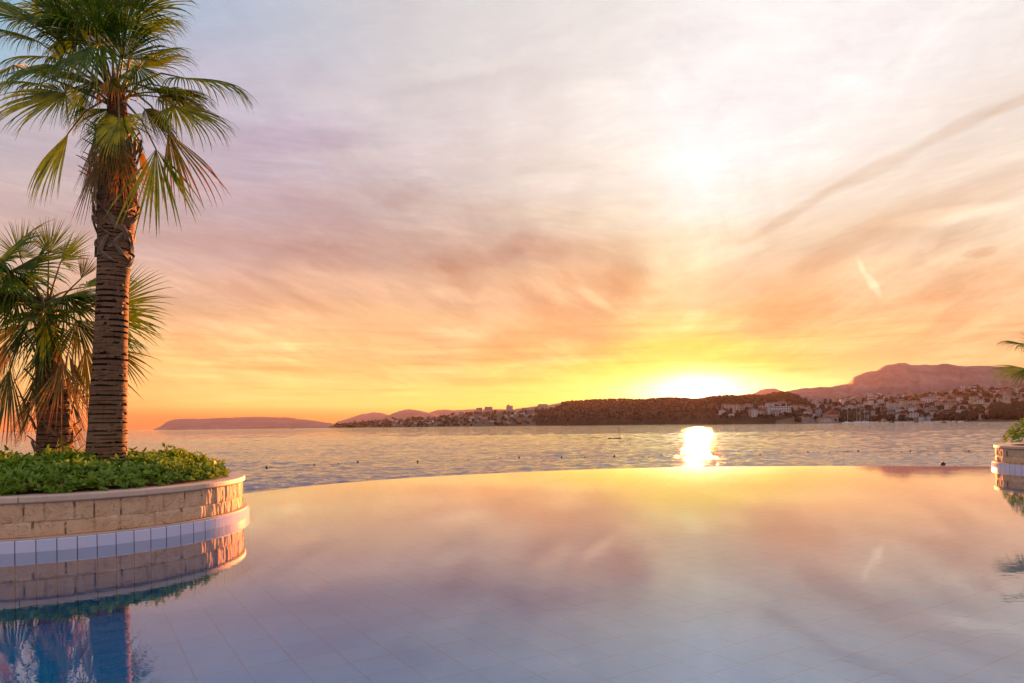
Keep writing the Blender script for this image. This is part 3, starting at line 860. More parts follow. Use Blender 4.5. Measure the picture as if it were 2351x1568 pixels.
# ragged fibres under the crown, on the shaded side
for k in range(16):
    y = 455 - 150*(k/16)
    c, r = trunk_at(y)
    leaf_base(palm, c, PI + rnd.uniform(-.6, .5), r, rnd.uniform(-.2, .2), rnd.uniform(.20, .32), .07, rnd, flare=.9)
C0 = at(268, 232, DY)
LEAVES = [  # hub, direction, radius(px), spread, droop, normal, depth offset, material, base height offset
 ((290, 62), (.15, 1, -.15), 150, 128, .55, (.1, -1, .05), -.05, 'leaf'),
 ((192, 76), (-.85, .55, -.1), 150, 100, 1.0, (-.2, -.6, .8), -.1, 'leaf'),
 ((88, 96), (-1, .30, .0), 125, 100, 1.5, (0, -.35, 1), .1, 'leaf'),
 ((205, 80), (-.4, -.1, -.8), 150, 95, 1.8, (0, -.3, 1), -.5, 'leaf'),
 ((150, 214), (-.9, -.30, -.15), 175, 105, .8, (-.2, -.8, .6), -.3, 'leaf'),
 ((92, 192), (-1, .08, .3), 120, 90, 1.5, (0, -.3, 1), .2, 'leaf'),
 ((157, 306), (-.42, -.9, .0), 180, 42, 1.0, (-.5, -.8, .3), .1, 'leaf'),
 ((274, 272), (.0, -1, -.35), 118, 122, .8, (0, -1, .25), -.62, 'leaf'),
 ((416, 178), (1, -.22, -.05), 180, 88, 1.5, (.05, -.45, 1), .0, 'leaf'),
 ((398, 243), (.86, -.55, -.05), 152, 80, 1.2, (.3, -.6, .8), -.15, 'leaf'),
 ((386, 304), (.40, -.9, .05), 180, 30, .8, (.5, -.8, .2), -.1, 'leafbrown'),
 ((358, 342), (.10, -1, -.12), 195, 38, .35, (.1, -1, .1), -.25, 'leaf'),
 ((334, 130), (.92, .30, .15), 108, 100, 1.2, (.1, -.5, .9), .15, 'leaf'),
 ((240, 22), (-.25, 1, .15), 140, 120, .6, (-.1, -1, .1), .2, 'leaf'),
 ((226, 66), (-.55, .75, -.35), 145, 100, 1.2, (-.2, -.7, .6), -.3, 'leaf'),
 ((186, 214), (-.25, -.9, .2), 95, 70, .8, (-.3, -.9, .3), .3, 'leaf'),
 ((318, 80), (.6, .6, .4), 130, 110, 1.3, (0, -.5, .8), .45, 'leaf'),
 ((256, 64), (.1, .7, .7), 140, 120, 1.2, (0, -.5, .9), .6, 'leaf'),
 ((226, 130), (-.3, -.5, -.6), 120, 95, 1.5, (-.1, -.7, .7), -.45, 'leaf'),
 ((120, 130), (-.8, .2, .6), 140, 95, 1.5, (0, -.4, 1), .6, 'leaf'),
 ((262, 14), (-.1, 1, -.1), 165, 110, .7, (0, -1, .1), -.1, 'leaf'),
 ((318, 22), (.45, 1, -.1), 160, 105, .9, (.15, -.9, .3), .0, 'leaf'),
 ((58, 44), (-.7, .25, -.3), 150, 100, 1.4, (-.1, -.6, .8), -.2, 'leaf'),
 ((128, 150), (-.6, -.5, -.4), 135, 85, 1.2, (-.1, -.7, .7), -.4, 'leaf'),
 ((30, 150), (-.8, -.3, .2), 130, 90, 1.2, (-.1, -.6, .8), .3, 'leaf'),
 ((130, 20), (-.5, .8, .2), 140, 105, 1.0, (-.1, -.8, .5), .3, 'leaf'),
 ((378, 200), (.7, -.7, .4), 120, 60, 1.1, (.2, -.7, .6), .4, 'leaf'),
 ((228, 96), (-.08, -.9, -.4), 158, 52, .6, (-.1, -1, .3), -.75, 'leaf'),
 ((182, 72), (-.35, -.9, -.2), 125, 60, .8, (-.3, -1, .4), -.4, 'leaf'),
 ((312, 150), (.35, -.9, -.1), 95, 62, .8, (.3, -1, .4), -.2, 'leaf'),
 ((262, 176), (.05, -1, -.4), 90, 45, .6, (0, -1, .4), -.5, 'leafbrown'),
 ((222, 186), (-.45, -.8, -.3), 120, 55, .8, (-.2, -1, .4), -.3, 'leaf'),
 ((332, 250), (.5, -.6, .5), 110, 80, 1.1, (.2, -.6, .8), .5, 'leafbrown'),
]
for (hx, hy), (dx, dz, dd), rpx, spread, droop, nr, yo, mt in LEAVES:
    hub = rel(palm, at(hx, hy, DY + yo))
    base = rel(palm, C0) + Vector((rnd.uniform(-.05, .05), -.06 if yo < 0 else .06, rnd.uniform(-.12, .12)))
    sag = .22 if hy > 160 and abs(hx-268) > 60 else .02
    if hy > 260 and abs(hx-268) < 60: sag = .5
    palm_leaf(palm, base, hub, wdir(dx, dz, dd), Vector(nr), rpx*1.06/F*DY, spread, droop*1.1, M[mt], rnd, sag=sag)
for k in range(9):        # younger leaves filling the heart of the crown
    a = 2*PI*k/9 + rnd.uniform(-.15, .15); up = rnd.uniform(-.1, 1.3)
    d = Vector((math.cos(a), math.sin(a), up)).normalized()
    base = rel(palm, C0) + Vector((0, 0, rnd.uniform(-.1, .15)))
    palm_leaf(palm, base, base + d*rnd.uniform(.55, 1.0) + Vector((0, 0, .1)), d + Vector((0, 0, -.15)), Vector((0, -.25, 1)), rnd.uniform(.85, 1.05), rnd.uniform(75, 105), rnd.uniform(1.0, 1.7), M['leaf'], rnd, sag=.08)
for k in range(15):        # dry folded leaves hanging against the trunk
    a = -PI/2 + rnd.uniform(-1.5, 1.5) if k < 11 else rnd.uniform(0, 2*PI)
    y = rnd.uniform(305, 390)
    c, r = trunk_at(y)
    hub = c + Vector((math.cos(a), math.sin(a), 0))*(r + .10)
    palm_leaf(palm, c + Vector((math.cos(a), math.sin(a), 0))*r*.8 + Vector((0, 0, .25)), hub, Vector((math.cos(a)*.12, math.sin(a)*.12, -1)), Vector((math.cos(a), math.sin(a), .1)), rnd.uniform(.75, 1.15), rnd.uniform(13, 26), .1, M['leafdead'], rnd, nseg=12, sag=.1, dead=True, pw=.013)

# ---- the shorter palm behind it
DY2 = 12.0
rnd = random.Random(33)
palm2 = empty('palm_tree', at(128, 1050, DY2), 'shorter shaggy fan palm with dry hanging leaves beside the tall palm', 'palm tree', 'palms in the planters')
tk2 = [(128, 1075), (126, 990), (120, 900), (112, 800), (108, 730), (106, 690)]
tr2 = [.30, .27, .24, .19, .14, .09]
pts2 = [rel(palm2, at(x, y, DY2)) for x, y in tk2]
trunk_mesh(pts2, tr2, 24).build('trunk', M['trunk'], palm2, True)
for k in range(50):
    f = k/50*(len(pts2)-1.6)
    i = int(f); c = pts2[i].lerp(pts2[i+1], f-i); r = tr2[i] + (tr2[i+1]-tr2[i])*(f-i)
    leaf_base(palm2, c, k*2.39996, r, rnd.choice((-1, 1))*rnd.uniform(.2, .6), rnd.uniform(.2, .32), .11, rnd, flare=rnd.uniform(.1, .8))
C2 = at(106, 690, DY2)
L2 = [
 ((22, 622), (.95, -.28, -.3), 178, 78, .55, (.1, -.8, .6), -.6, 'leaf'),
 ((-14, 610), (.7, .15, -.3), 170, 95, .8, (0, -.8, .6), -.4, 'leaf'),
 ((40, 690), (-.2, -.6, -.5), 150, 90, 1.0, (-.1, -.8, .5), -.4, 'leaf'),
 ((66, 630), (.6, .35, -.3), 120, 95, .8, (0, -.8, .6), -.3, 'leaf'),
 ((150, 680), (.6, -.5, -.3), 130, 85, .9, (.1, -.8, .5), -.3, 'leaf'),
 ((14, 640), (.6, -.75, -.4), 150, 70, .8, (.2, -1, .4), -.5, 'leaf'),
 ((46, 592), (-.1, 1, .1), 92, 95, .05, (0, -1, .1), .2, 'leaf'),
 ((112, 580), (.35, .9, .1), 86, 85, .1, (.1, -1, .1), .3, 'leaf'),
 ((140, 600), (.8, .5, .0), 95, 70, .25, (0, -.8, .5), .1, 'leaf'),
 ((248, 706), (1, .12, .05), 158, 82, .35, (.1, -1, .3), .2, 'leaf'),
 ((240, 730), (.9, -.3, .2), 140, 60, .5, (.1, -.9, .4), .5, 'leaf'),
 ((258, 800), (.62, -.75, .0), 112, 42, .35, (.3, -1, .2), .15, 'leafbrown'),
 ((186, 640), (.45, .85, .0), 66, 35, .1, (0, -1, .1), .0, 'leafbrown'),
 ((143, 832), (.18, -1, -.25), 182, 36, .2, (.1, -1, .2), -.45, 'leafdead'),
 ((22, 848), (-.05, -1, -.1), 178, 32, .2, (0, -1, .1), -.3, 'leafbrown'),
 ((60, 742), (-.5, -.8, -.2), 150, 55, .7, (-.3, -1, .4), -.3, 'leafbrown'),
 ((176, 735), (.5, -.8, -.1), 140, 60, .7, (.3, -1, .4), -.1, 'leafbrown'),
 ((104, 742), (.05, -1, -.3), 130, 70, .7, (0, -1, .4), -.35, 'leaf'),
 ((4, 668), (-.35, -.8, -.2), 160, 75, .8, (-.2, -1, .5), -.1, 'leaf'),
 ((168, 694), (.95, -.1, .1), 120, 55, .6, (0, -.7, .8), .1, 'leaf'),
 ((124, 800), (-.3, -1, .2), 150, 45, .4, (-.1, -1, .2), .3, 'leafbrown'),
 ((14, 790), (-.3, -.95, .0), 150, 45, .4, (-.2, -1, .2), .1, 'leafdead'),
 ((196, 800), (.25, -1, .1), 170, 34, .3, (.2, -1, .2), .1, 'leafbrown'),
 ((60, 690), (-.9, -.1, .4), 150, 80, 1.0, (0, -.5, .9), .4, 'leaf'),
 ((150, 870), (.3, -1, .1), 130, 30, .2, (.2, -1, .1), .2, 'leafdead'),
 ((96, 850), (-.1, -1, -.1), 150, 26, .2, (-.1, -1, .1), -.28, 'leafdead'),
]
for (hx, hy), (dx, dz, dd), rpx, spread, droop, nr, yo, mt in L2:
    hub = rel(palm2, at(hx, hy, DY2 + yo))
    base = rel(palm2, C2) + Vector((rnd.uniform(-.05, .05), -.05 if yo < 0 else .05, rnd.uniform(-.25, .05)))
    sag = .14 if hy > 700 else .03
    palm_leaf(palm2, base, hub, wdir(dx, dz, dd), Vector(nr), rpx/F*DY2, spread, droop, M[mt], rnd, sag=sag, dead=(mt == 'leafdead'))

for k in range(12):
    a = 2*PI*k/12 + rnd.uniform(-.2, .2)
    d = Vector((math.cos(a), math.sin(a), rnd.uniform(-.7, .7))).normalized()
    base = rel(palm2, C2) + Vector((0, 0, rnd.uniform(-.4, 0)))
    palm_leaf(palm2, base, base + d*rnd.uniform(.5, .9), d, Vector((0, -.3, 1)), rnd.uniform(.8, 1.05), rnd.uniform(60, 95), rnd.uniform(.8, 1.4), M['leaf' if k % 3 else 'leafbrown'], rnd, sag=.06)
for k in range(12):
    a = rnd.uniform(0, 2*PI); f = rnd.uniform(.9, 3.6); i = int(f); c = pts2[i].lerp(pts2[i+1], f-i)
    hub = c + Vector((math.cos(a), math.sin(a), 0))*.32
    palm_leaf(palm2, c + Vector((0, 0, .3)), hub, Vector((math.cos(a)*.25, math.sin(a)*.25, -1)), Vector((math.cos(a), math.sin(a), .1)), rnd.uniform(.7, 1.1), rnd.uniform(16, 30), .2, M['leafdead' if k % 2 else 'leafbrown'], rnd, nseg=14, sag=.1, dead=True, pw=.012)

# ---- the palm of the far planter, mostly beyond the picture edge
DY3 = 19.6
rnd = random.Random(44)
palm3 = empty('palm_tree', Vector((16.25, DY3, .6)), 'fan palm on the far planter, only two frond tips reaching into view', 'palm tree', 'palms in the planters')
z3 = 3.9
trunk_mesh([(0, 0, -.05), (.02, 0, 1.2), (.0, .03, 2.6), (.0, 0, z3-.6)], [.30, .25, .21, .13], 20).build('trunk', M['trunk'], palm3, True)
L3 = [
 ((2352, 790), (-1, .03, .0), 64, 55, .9, (0, -.4, 1), 0, 'leaf'),
 ((2356, 846), (-.92, -.40, .0), 84, 62, .55, (-.1, -.6, .8), .2, 'leaf'),
 ((2372, 845), (-.3, -.9, -.2), 60, 60, .6, (-.2, -1, .5), -.2, 'leafbrown'),
 ((2390, 800), (-.7, .6, .2), 60, 70, .6, (-.2, -1, .5), .3, 'leaf'),
]
c3 = Vector((0, 0, z3-.6))
for (hx, hy), (dx, dz, dd), rpx, spread, droop, nr, yo, mt in L3:
    hub = rel(palm3, at(hx, hy, DY3 + yo))
    palm_leaf(palm3, c3, hub, wdir(dx, dz, dd), Vector(nr), rpx/F*DY3, spread, droop, M[mt], rnd, sag=.1)
for k in range(14):
    a = -1.75 + 3.5*k/14 + rnd.uniform(-.1, .1)
    d = Vector((math.cos(a), math.sin(a), rnd.uniform(-.5, .9)))
    palm_leaf(palm3, c3, c3 + d*rnd.uniform(.6, .8), d, Vector((0, -.2, 1)), .85, 85, 1.0, M['leaf'], rnd, sag=.06)

# ================================================================== SEA
def wave(x, y):
    f = 1 - min(1, max(0, (y-420)/320))
    gust = .75 + .6*mnoise.noise((x*.02, y*.03, 9))
    a = mnoise.noise((x*.12, y*.26, 3))*.13
    b = mnoise.noise((x*.45 + y*.06, y*.80 - x*.05, 7))*.085*gust
    c = mnoise.noise((x*.55 + 3, y*2.1 + x*.1, 1))*.060*gust
    e = mnoise.noise((x*1.0, y*4.4 + x*.15, 5))*.026*gust
    return (a*.6 + b*.8 + c*1.6 + e*3.6)*f*1.45
def sea():
    mb = MB()
    ys = []; y = 11.0
    while y < 760: ys.append(y); y *= 1.008 if y < 300 else 1.02
    ss = [-60, -12, -4] + [-1.5 + .0068*k for k in range(442)] + [4, 12, 60]
    rows = []
    for y in ys:
        rows.append(mb.add([(max(-6900, min(6900, q*y)), y, SEA + (wave(q*y, y) if abs(q) < 2 else 0)) for q in ss]))
    rows.insert(0, mb.add([(q*ys[0], -90, SEA) for q in ss])); ys.insert(0, -90)
    for j in range(len(ys)-1):
        for i in range(len(ss)-1):
            mb.face((rows[j]+i, rows[j]+i+1, rows[j+1]+i+1, rows[j+1]+i))
    far = [ys[-1], 1500, 3000, 6300]
    prev = rows[-1]
    for y in far[1:]:
        k = mb.add([(max(-6900, min(6900, q*ys[-1]*(1 if abs(q) > 2 else y/ys[-1]))), y, SEA) for q in ss])
        for i in range(len(ss)-1): mb.face((prev+i, prev+i+1, k+i+1, k+i))
        prev = k
    tag(mb.build('sea', M['sea'], None, True), kind='structure')
sea()

# ---- buoys
buoys = [(613,1075), (722,1068), (822,1063), (959,1061), (1192,1052), (1290,1052), (1410,1049.5), (1519,1048), (1637,1044), (1745,1046), (1855,1040), (1970,1037), (2090,1037), (2224,1037)]
order = ['first', 'second', 'third', 'fourth', 'fifth', 'sixth', 'seventh', 'eighth', 'ninth', 'tenth', 'eleventh', 'twelfth', 'thirteenth', 'fourteenth', 'fifteenth', 'sixteenth', 'seventeenth', 'eighteenth', 'nineteenth', 'twentieth']
for k in range(21, 60):
    tens = {2: 'twenty', 3: 'thirty', 4: 'forty', 5: 'fifty'}[k//10]
    order.append(tens + '-' + order[k % 10 - 1] if k % 10 else {30: 'thirtieth', 40: 'fortieth', 50: 'fiftieth'}[k])
def buoy_mesh():
    mb = MB(); mb.ball((0, 0, .14), .21, 14, 8, .95)
    return mb.mesh('buoy', M['dark'], True)
bm = buoy_mesh()
cm = MB(); cm.tube([(0, 0, .30), (0, 0, .42)], [.07, .05], 8); cm = cm.mesh('cap', M['dark'])
bp = []
for k, (x, y) in enumerate(buoys):
    p = on_z(x, y, SEA); bp.append(p)
    o = bpy.data.objects.new('buoy', bm); COL.objects.link(o); o.location = p
    s = (.85, .62, .85, .8, .8, .75, .85, .8, .85, .75, .7, .8, .8, .7)[k]
    s *= .82; o.scale = (s, s, s); o.rotation_euler = (R.uniform(-.35, .35), R.uniform(-.35, .35), 0)
    where = 'in the glitter under the sun' if k == 8 else 'nearest the tall palms' if k == 0 else 'nearest the far planter' if k == 13 else None
    tag(o, 'dark round float buoy %s on the swimming line' % where if where else 'dark round float buoy, %s along the swimming line from the palms' % order[k], 'buoy', 'buoys of the swimming line')
    c = bpy.data.objects.new('cap', cm); COL.objects.link(c); c.parent = o
o = bpy.data.objects.new('buoy', bm); COL.objects.link(o); o.location = on_z(2165, 1069, SEA); o.scale = (1.0, 1.0, 1.0)
tag(o, 'larger dark buoy close in, just above the pool edge near the far planter', 'buoy', 'buoys of the swimming line')
c = bpy.data.objects.new('cap', cm); COL.objects.link(c); c.parent = o
mb = MB(); rnd = random.Random(4)
for k in range(len(bp)-1):
    a, b = bp[k], bp[k+1]; n = int((b-a).length/.9)
    bow = rnd.uniform(-.9, .9)
    pl = []
    for i in range(n+1):
        f = i/n
        p = a.lerp(b, f) + Vector((0, bow*math.sin(PI*f), .0)); p.z = SEA + .02 + .1*mnoise.noise((p.x*.3, p.y*.3, 2))
        pl.append(p)
        if 0 < i < n and rnd.random() < .8 and mnoise.noise((i*.13, k*3.1, 1)) > -.12: mb.ball(p + Vector((0, 0, .01)), rnd.uniform(.05, .10), 6, 4)
    mb.tube(pl, .012, 4)
tag(mb.build('float_rope', M['dark']), 'long rope strung with small floats between the dark buoys', 'rope')
# ---- beacon on its reef
bpnt = on_z(1419, 1007.5, SEA)
reef = MB(); rnd = random.Random(8)
for k in range(16):
    f = k/15
    x = -2.6 + f*6.2
    reef.ball((x, rnd.uniform(-.3, .3), .0), rnd.uniform(.25, .42)*(1 if f < .6 else .55), 7, 5, .8 if f < .6 else .4, 0, .25, rnd)
reef = reef.build('reef', M['rock']); reef.location = bpnt
tag(reef, 'low dark reef just breaking the sea surface under the beacon', 'reef')
bc = empty('beacon', bpnt + Vector((.35, 0, .15)), 'thin beacon post topped by two dark balls on the small reef', 'beacon')
mb = MB(); mb.tube([(0, 0, 0), (0, 0, 2.9)], [.085, .06], 8); mb.build('post', M['steel'], bc)
for z in (2.45, 2.98):
    mb = MB(); mb.ball((0, 0, z), .19, 12, 8); mb.build('top_ball', M['dark'], bc, True)
for z in (1.0, 1.8):
    pass

# ================================================================== FAR COAST
def interp(T, x):
    if x <= T[0][0]: return T[0][1]
    for (a, b), (c, d) in zip(T, T[1:]):
        if x <= c: return b + (d-b)*(x-a)/(c-a)
    return T[-1][1]
class Hill:
    def __init__(s, ridge, Df, Dr, Db, power=.85, rough=.05, seed=1, jag=0.0):
        s.ridge, s.Df, s.Dr, s.Db, s.power, s.rough, s.seed, s.jag = ridge, Df, Dr, Db, power, rough, seed, jag
    def D(s, T, x): return interp(T, x) if isinstance(T, list) else T
    def pt(s, x, t):
        df, dr, db = s.D(s.Df, x), s.D(s.Dr, x), s.D(s.Db, x)
        yr = interp(s.ridge, x)
        u, v = uv(x, yr)
        zr = H + v/F*dr - SEA
        k = mnoise.fractal(Vector((x*.045, t*2.2, s.seed)), .8, 2.2, 5)
        if t <= 1:
            Y = df + (dr-df)*t
            pf = t**s.power
            z = zr*(pf + s.rough*k*math.sin(PI*min(1, t*1.0)))
        else:
            q = t - 1
            Y = dr + (db-dr)*q
            z = zr*(1-q)**1.3
        if t == 1 and s.jag: z += s.jag*mnoise.fractal(Vector((x*.35, 0, s.seed)), .6, 2.1, 4)*dr/F
        return Vector((u/F*Y, Y, SEA + z - (1.0 if t == 0 or t >= 2 else 0)))
    def build(s, name, mat, step=5.0):
        mb = MB(); x0, x1 = s.ridge[0][0], s.ridge[-1][0]
        n = int((x1-x0)/step)
        ts = [i/12 for i in range(13)] + [1.25, 1.6, 2.0]
        rows = [mb.add([s.pt(x0 + (x1-x0)*i/n, t) for t in ts]) for i in range(n+1)]
        for i in range(n):
            for j in range(len(ts)-1):
                mb.face((rows[i]+j, rows[i+1]+j, rows[i+1]+j+1, rows[i]+j+1))
        return tag(mb.build(name, mat, None, True), kind='structure')
H_scrub_haze = mat_hill('scrub_hillside_haze_tint', (.24, .125, .105), (.30, .16, .135), .006)  # scrub colour with the pale mauve of distance haze painted in
H_head = mat_hill('wooded_headland', (.024, .021, .010), (.042, .032, .016), .02)
H_town = mat_hill('town_hillside', (.075, .062, .035), (.12, .09, .06), .02)
H_rock_haze = mat_hill('mountain_rock_haze_tint', (.13, .085, .085), (.20, .135, .13), .006)  # rock tone lightened and reddened to stand in for far haze
island = Hill([(352,986.5),(360,984),(370,978),(384,968),(400,963),(425,961.5),(470,961),(520,959),(560,957.8),(600,957.2),(640,957.6),(680,960),(720,966),(760,972),(800,976.5),(830,979)], 4200, 4800, 5400, .75, .05, 3, 1.2)
island.build('island', H_scrub_haze)
far1 = Hill([(762,979),(773,968.7),(800,961),(830,951),(859,946.6),(880,949),(900,955),(925,964),(960,975)], 5000, 5500, 5900, .9, .04, 5, .6)
far1.build('distant_hill', H_scrub_haze)
cone = Hill([(850,979),(871,964.6),(884,957),(897,951.3),(915,944),(938,939.3),(966,943.4),(990,949),(1011,955),(1050,962),(1100,975)], 3750, 4150, 4600, .9, .05, 6, 1.0)
cone.build('cone_hill', H_scrub_haze)
far2 = Hill([(960,958),(989,946),(1005,941.5),(1020,940),(1043,942.6),(1080,939.5),(1120,939.5),(1178,940.2),(1200,937),(1225,933.2),(1250,932),(1275,927),(1293,923),(1330,919),(1370,925),(1430,945)], 5000, 5500, 5900, .9, .04, 8, .8)
far2.build('distant_ridge', H_scrub_haze)
ltown = Hill([(755,978.5),(775,975.5),(810,972),(850,967),(900,963),(950,961),(980,961),(1017,955.4),(1060,951),(1095,945.5),(1135,944),(1165,947),(1200,943.5),(1232,938),(1264,935),(1300,932),(1340,936),(1380,950)],
   [(755,3450),(900,3000),(1080,2850),(1380,2500)], [(755,3550),(900,3250),(1080,3200),(1380,3000)], [(755,3700),(1080,3650),(1380,3400)], .8, .05, 9, 1.0)
ltown.build('town_slope', H_town)
head = Hill([(1120,974.5),(1150,968),(1170,961),(1200,953),(1240,947.5),(1270,942),(1283,937),(1292,926),(1325,924),(1372,920.5),(1423,919),(1470,920.5),(1528,917),(1560,916.5),(1585,919),(1600,920),(1613,918.5),(1638,914),(1696,912),(1757,912),(1776,908),(1793,904.5),(1809,905.5),(1825,912),(1850,920),(1900,938),(1940,955)],
   [(1120,3200),(1300,2350),(1528,2000),(1665,1330),(1800,1300),(1940,1350)], [(1120,3500),(1300,2700),(1528,2350),(1665,2000),(1800,1950),(1940,1900)], [(1120,4200),(1300,3300),(1528,3000),(1940,2600)], .62, .08, 12, 2.0)
head.build('headland', H_head)
small = Hill([(1670,925),(1699,910),(1707,905.7),(1724,904),(1732,903),(1745,896),(1759,892.4),(1779,891.6),(1795,898),(1820,908),(1850,925)], 4700, 5200, 5700, .9, .04, 14, .5)
small.build('distant_hill', H_scrub_haze)
mount = Hill([(1740,935),(1770,912),(1802,899),(1830,893.5),(1847,890.8),(1863,891),(1880,888.3),(1905,889),(1932,883.3),(1947,881.6),(1953.6,874.9),(1958.6,866.6),(1975,859.9),(1992,852.9),(2012,851.6),(2025,843),(2037,837.4),(2050,837),(2063.6,833),(2081,833.6),(2090,838),(2108,838.3),(2123,836.5),(2142,839.4),(2155,837),(2166,835),(2176,835.5),(2186,837.6),(2215,841.2),(2240,840),(2263,839.7),(2307,843.4),(2351,846),(2450,852),(2560,858),(2700,880),(2800,930)], 2750, 3600, 4600, .8, .07, 16, 1.0)
mount.build('mountain', H_rock_haze)
rtown = Hill([(1780,930),(1815,914),(1849,917),(1880,920),(1914,922),(1945,917),(1974,913),(1999,909),(2030,909.5),(2057,909.5),(2110,905),(2150,902),(2184,900),(2205,894.5),(2220,891.5),(2249,891.5),(2259,897),(2300,896),(2351,894),(2420,892),(2500,900),(2600,930)],
   [(1780,1270),(2008,1270),(2351,1010),(2600,900)], [(1780,1900),(2008,1850),(2351,1600),(2600,1500)], [(1780,2500),(2351,2300),(2600,2200)], .80, .03, 18, .8)
rtown.build('town_hill', H_town)

# ---- woods: far-off trees that read as one mass
def woods(name, hill, x0, x1, n, smin, smax, seed, tfun, mat='woods'):
    rnd = random.Random(seed); mb = MB()
    for k in range(n):
        x = rnd.uniform(x0, x1); t = tfun(rnd)
        p = hill.pt(x, t)
        s = rnd.uniform(smin, smax)
        for q in range(3):
            mb.ball(p + Vector((rnd.uniform(-.6, .6)*s, rnd.uniform(-.4, .4)*s, s*rnd.uniform(.25, .8))), s*rnd.uniform(.4, .75), 6, 4, rnd.uniform(.8, 1.3), 0, .3, rnd)
    return tag(mb.build(name, M[mat], None, True), kind='stuff')
woods('woods', head, 1180, 1840, 2600, 2.6, 6.0, 1, lambda r: r.choice((1.0, r.uniform(.05, 1.0), r.uniform(.05, 1.0))))
woods('woods', ltown, 770, 1340, 420, 4.5, 9, 2, lambda r: r.uniform(.02, 1.0))
woods('woods', rtown, 1830, 2430, 620, 4, 8, 3, lambda r: r.uniform(.02, 1.0)**1.3)
wd = woods('tree_grove', rtown, 2285, 2440, 150, 8, 13, 4, lambda r: r.uniform(.03, .17))
woods('tree_grove', rtown, 1935, 1968, 34, 7, 12, 5, lambda r: r.uniform(.02, .10))
woods('tree_grove', rtown, 2160, 2250, 60, 5, 9, 6, lambda r: r.uniform(.02, .10))

# ---- houses
def house_meshes(w, d, h, wall, roof, kind):
    mb = MB(); mb.box(0, 0, h/2-3, w, d, h+6)
    wm = mb.mesh('wall', wall)
    rb = MB()
    if kind == 'hip':
        o = .6; a = w/2+o; b = d/2+o; rh = .26*d
        i = rb.add([(-a,-b,h), (a,-b,h), (a,b,h), (-a,b,h), (-a+b,0,h+rh) if a > b else (0,0,h+rh), (a-b,0,h+rh) if a > b else (0,.01,h+rh)])
        rb.face((i,i+1,i+5,i+4)); rb.face((i+1,i+2,i+5)); rb.face((i+2,i+3,i+4,i+5)); rb.face((i+3,i,i+4)); rb.face((i+3,i+2,i+1,i))
    elif kind == 'gable':
        o = .5; a = w/2+o; b = d/2+o; rh = .32*w
        i = rb.add([(-a,-b,h), (a,-b,h), (a,b,h), (-a,b,h), (0,-b,h+rh), (0,b,h+rh)])
        rb.face((i,i+1,i+4)); rb.face((i+1,i+2,i+5,i+4)); rb.face((i+2,i+3,i+5)); rb.face((i+3,i,i+4,i+5)); rb.face((i+3,i+2,i+1,i))
    else:
        rb.box(0, 0, h+.25, w+.5, d+.5, .5); rb.box(w*.18, 0, h+1.2, w*.25, d*.3, 1.5)
    rm = rb.mesh('roof', roof)
    nf = max(1, int(h/4.0)); nc = max(2, int(w/4.6))
    spots = [(-w/2 + w*(c+.5)/nc, -d/2-.04, 2.2 + fl*h/nf) for fl in range(nf) for c in range(nc)]
    return wm, rm, spots
wn_ = MB(); wn_.box(0, 0, 0, 1.7, .16, 2.0); WIN = wn_.mesh('window', M['pane'])
def add_windows(t, spots):
    for q in spots:
        o = bpy.data.objects.new('window', WIN); COL.objects.link(o); o.parent = t; o.location = q
KINDS = []
for wn, wmat in (('white', 'wall_white'), ('cream', 'wall_cream'), ('grey', 'wall_grey'), ('pink', 'wall_pink')):
    for rn, kd, rmat in (('red hipped roof', 'hip', 'roof_red'), ('red gabled roof', 'gable', 'roof_red'), ('flat roof', 'flat', 'roof_grey')):
        for (sn, w, d, h) in (('small', 9, 9, 5.5), ('wide', 15, 10, 8), ('tall', 11, 10, 12.5)):
            KINDS.append((wn, rn, sn, w, house_meshes(w, d, h, M[wmat], M[rmat], kd)))
def place_house(p, kindi, rz, label, group, scale=1.0, parts=3):
    wn, rn, sn, w, (wm, rm, wi) = KINDS[kindi]
    t = empty('house', p, label, 'house', group, rz)
    t.scale = (scale,)*3
    for nm, me in (('wall', wm), ('roof', rm)):
        o = bpy.data.objects.new(nm, me); COL.objects.link(o); o.parent = t
    if parts > 2 and sn != 'small': add_windows(t, wi)
    return t
rnd = random.Random(77)
terr = [('shore row', .055), ('second terrace', .17), ('third terrace', .31), ('fourth terrace', .46), ('fifth terrace', .62), ('sixth terrace', .79), ('ridge row', .95)]
weights = [i for i, k in enumerate(KINDS) for _ in range({'white': 4, 'cream': 3, 'grey': 2, 'pink': 2}[k[0]]*{'red hipped roof': 4, 'red gabled roof': 2, 'flat roof': 3}[k[1]]*{'small': 3, 'wide': 3, 'tall': 2}[k[2]])]
for nm, t0 in terr:
    x = 1838 if t0 < .6 else (1870 if t0 < .9 else 1900); n = 0
    while x < 2352:
        skip = (t0 < .2 and 2290 < x) or (t0 < .1 and (1930 < x < 1965)) or rnd.random() < .10
        ki = rnd.choice(weights)
        if not skip:
            n += 1
            t = t0 + rnd.uniform(-.045, .045)
            wn, rn, sn = KINDS[ki][:3]
            place_house(rtown.pt(x, t), ki, rnd.uniform(-.5, .5), '%s %s house with %s, %s along the %s from the headland' % (sn, wn, rn, order[n-1], nm), 'houses of the town hill', rnd.uniform(.7, 1.0))
        x += rnd.uniform(9, 17)*(1.0 if t0 > .3 else 1.25)
n = 0
for k in range(22):     # villas among the trees on the headland flank
    x = 1655 + 8.6*k + rnd.uniform(-3, 3); n += 1
    ki = rnd.choice(weights); wn, rn, sn = KINDS[ki][:3]
    place_house(head.pt(x, rnd.uniform(.08, .42)), ki, rnd.uniform(-.4, .4), '%s %s house with %s, %s up the wooded headland flank' % (sn, wn, rn, order[n-1]), 'houses on the headland flank', rnd.uniform(.9, 1.2))
n = 0
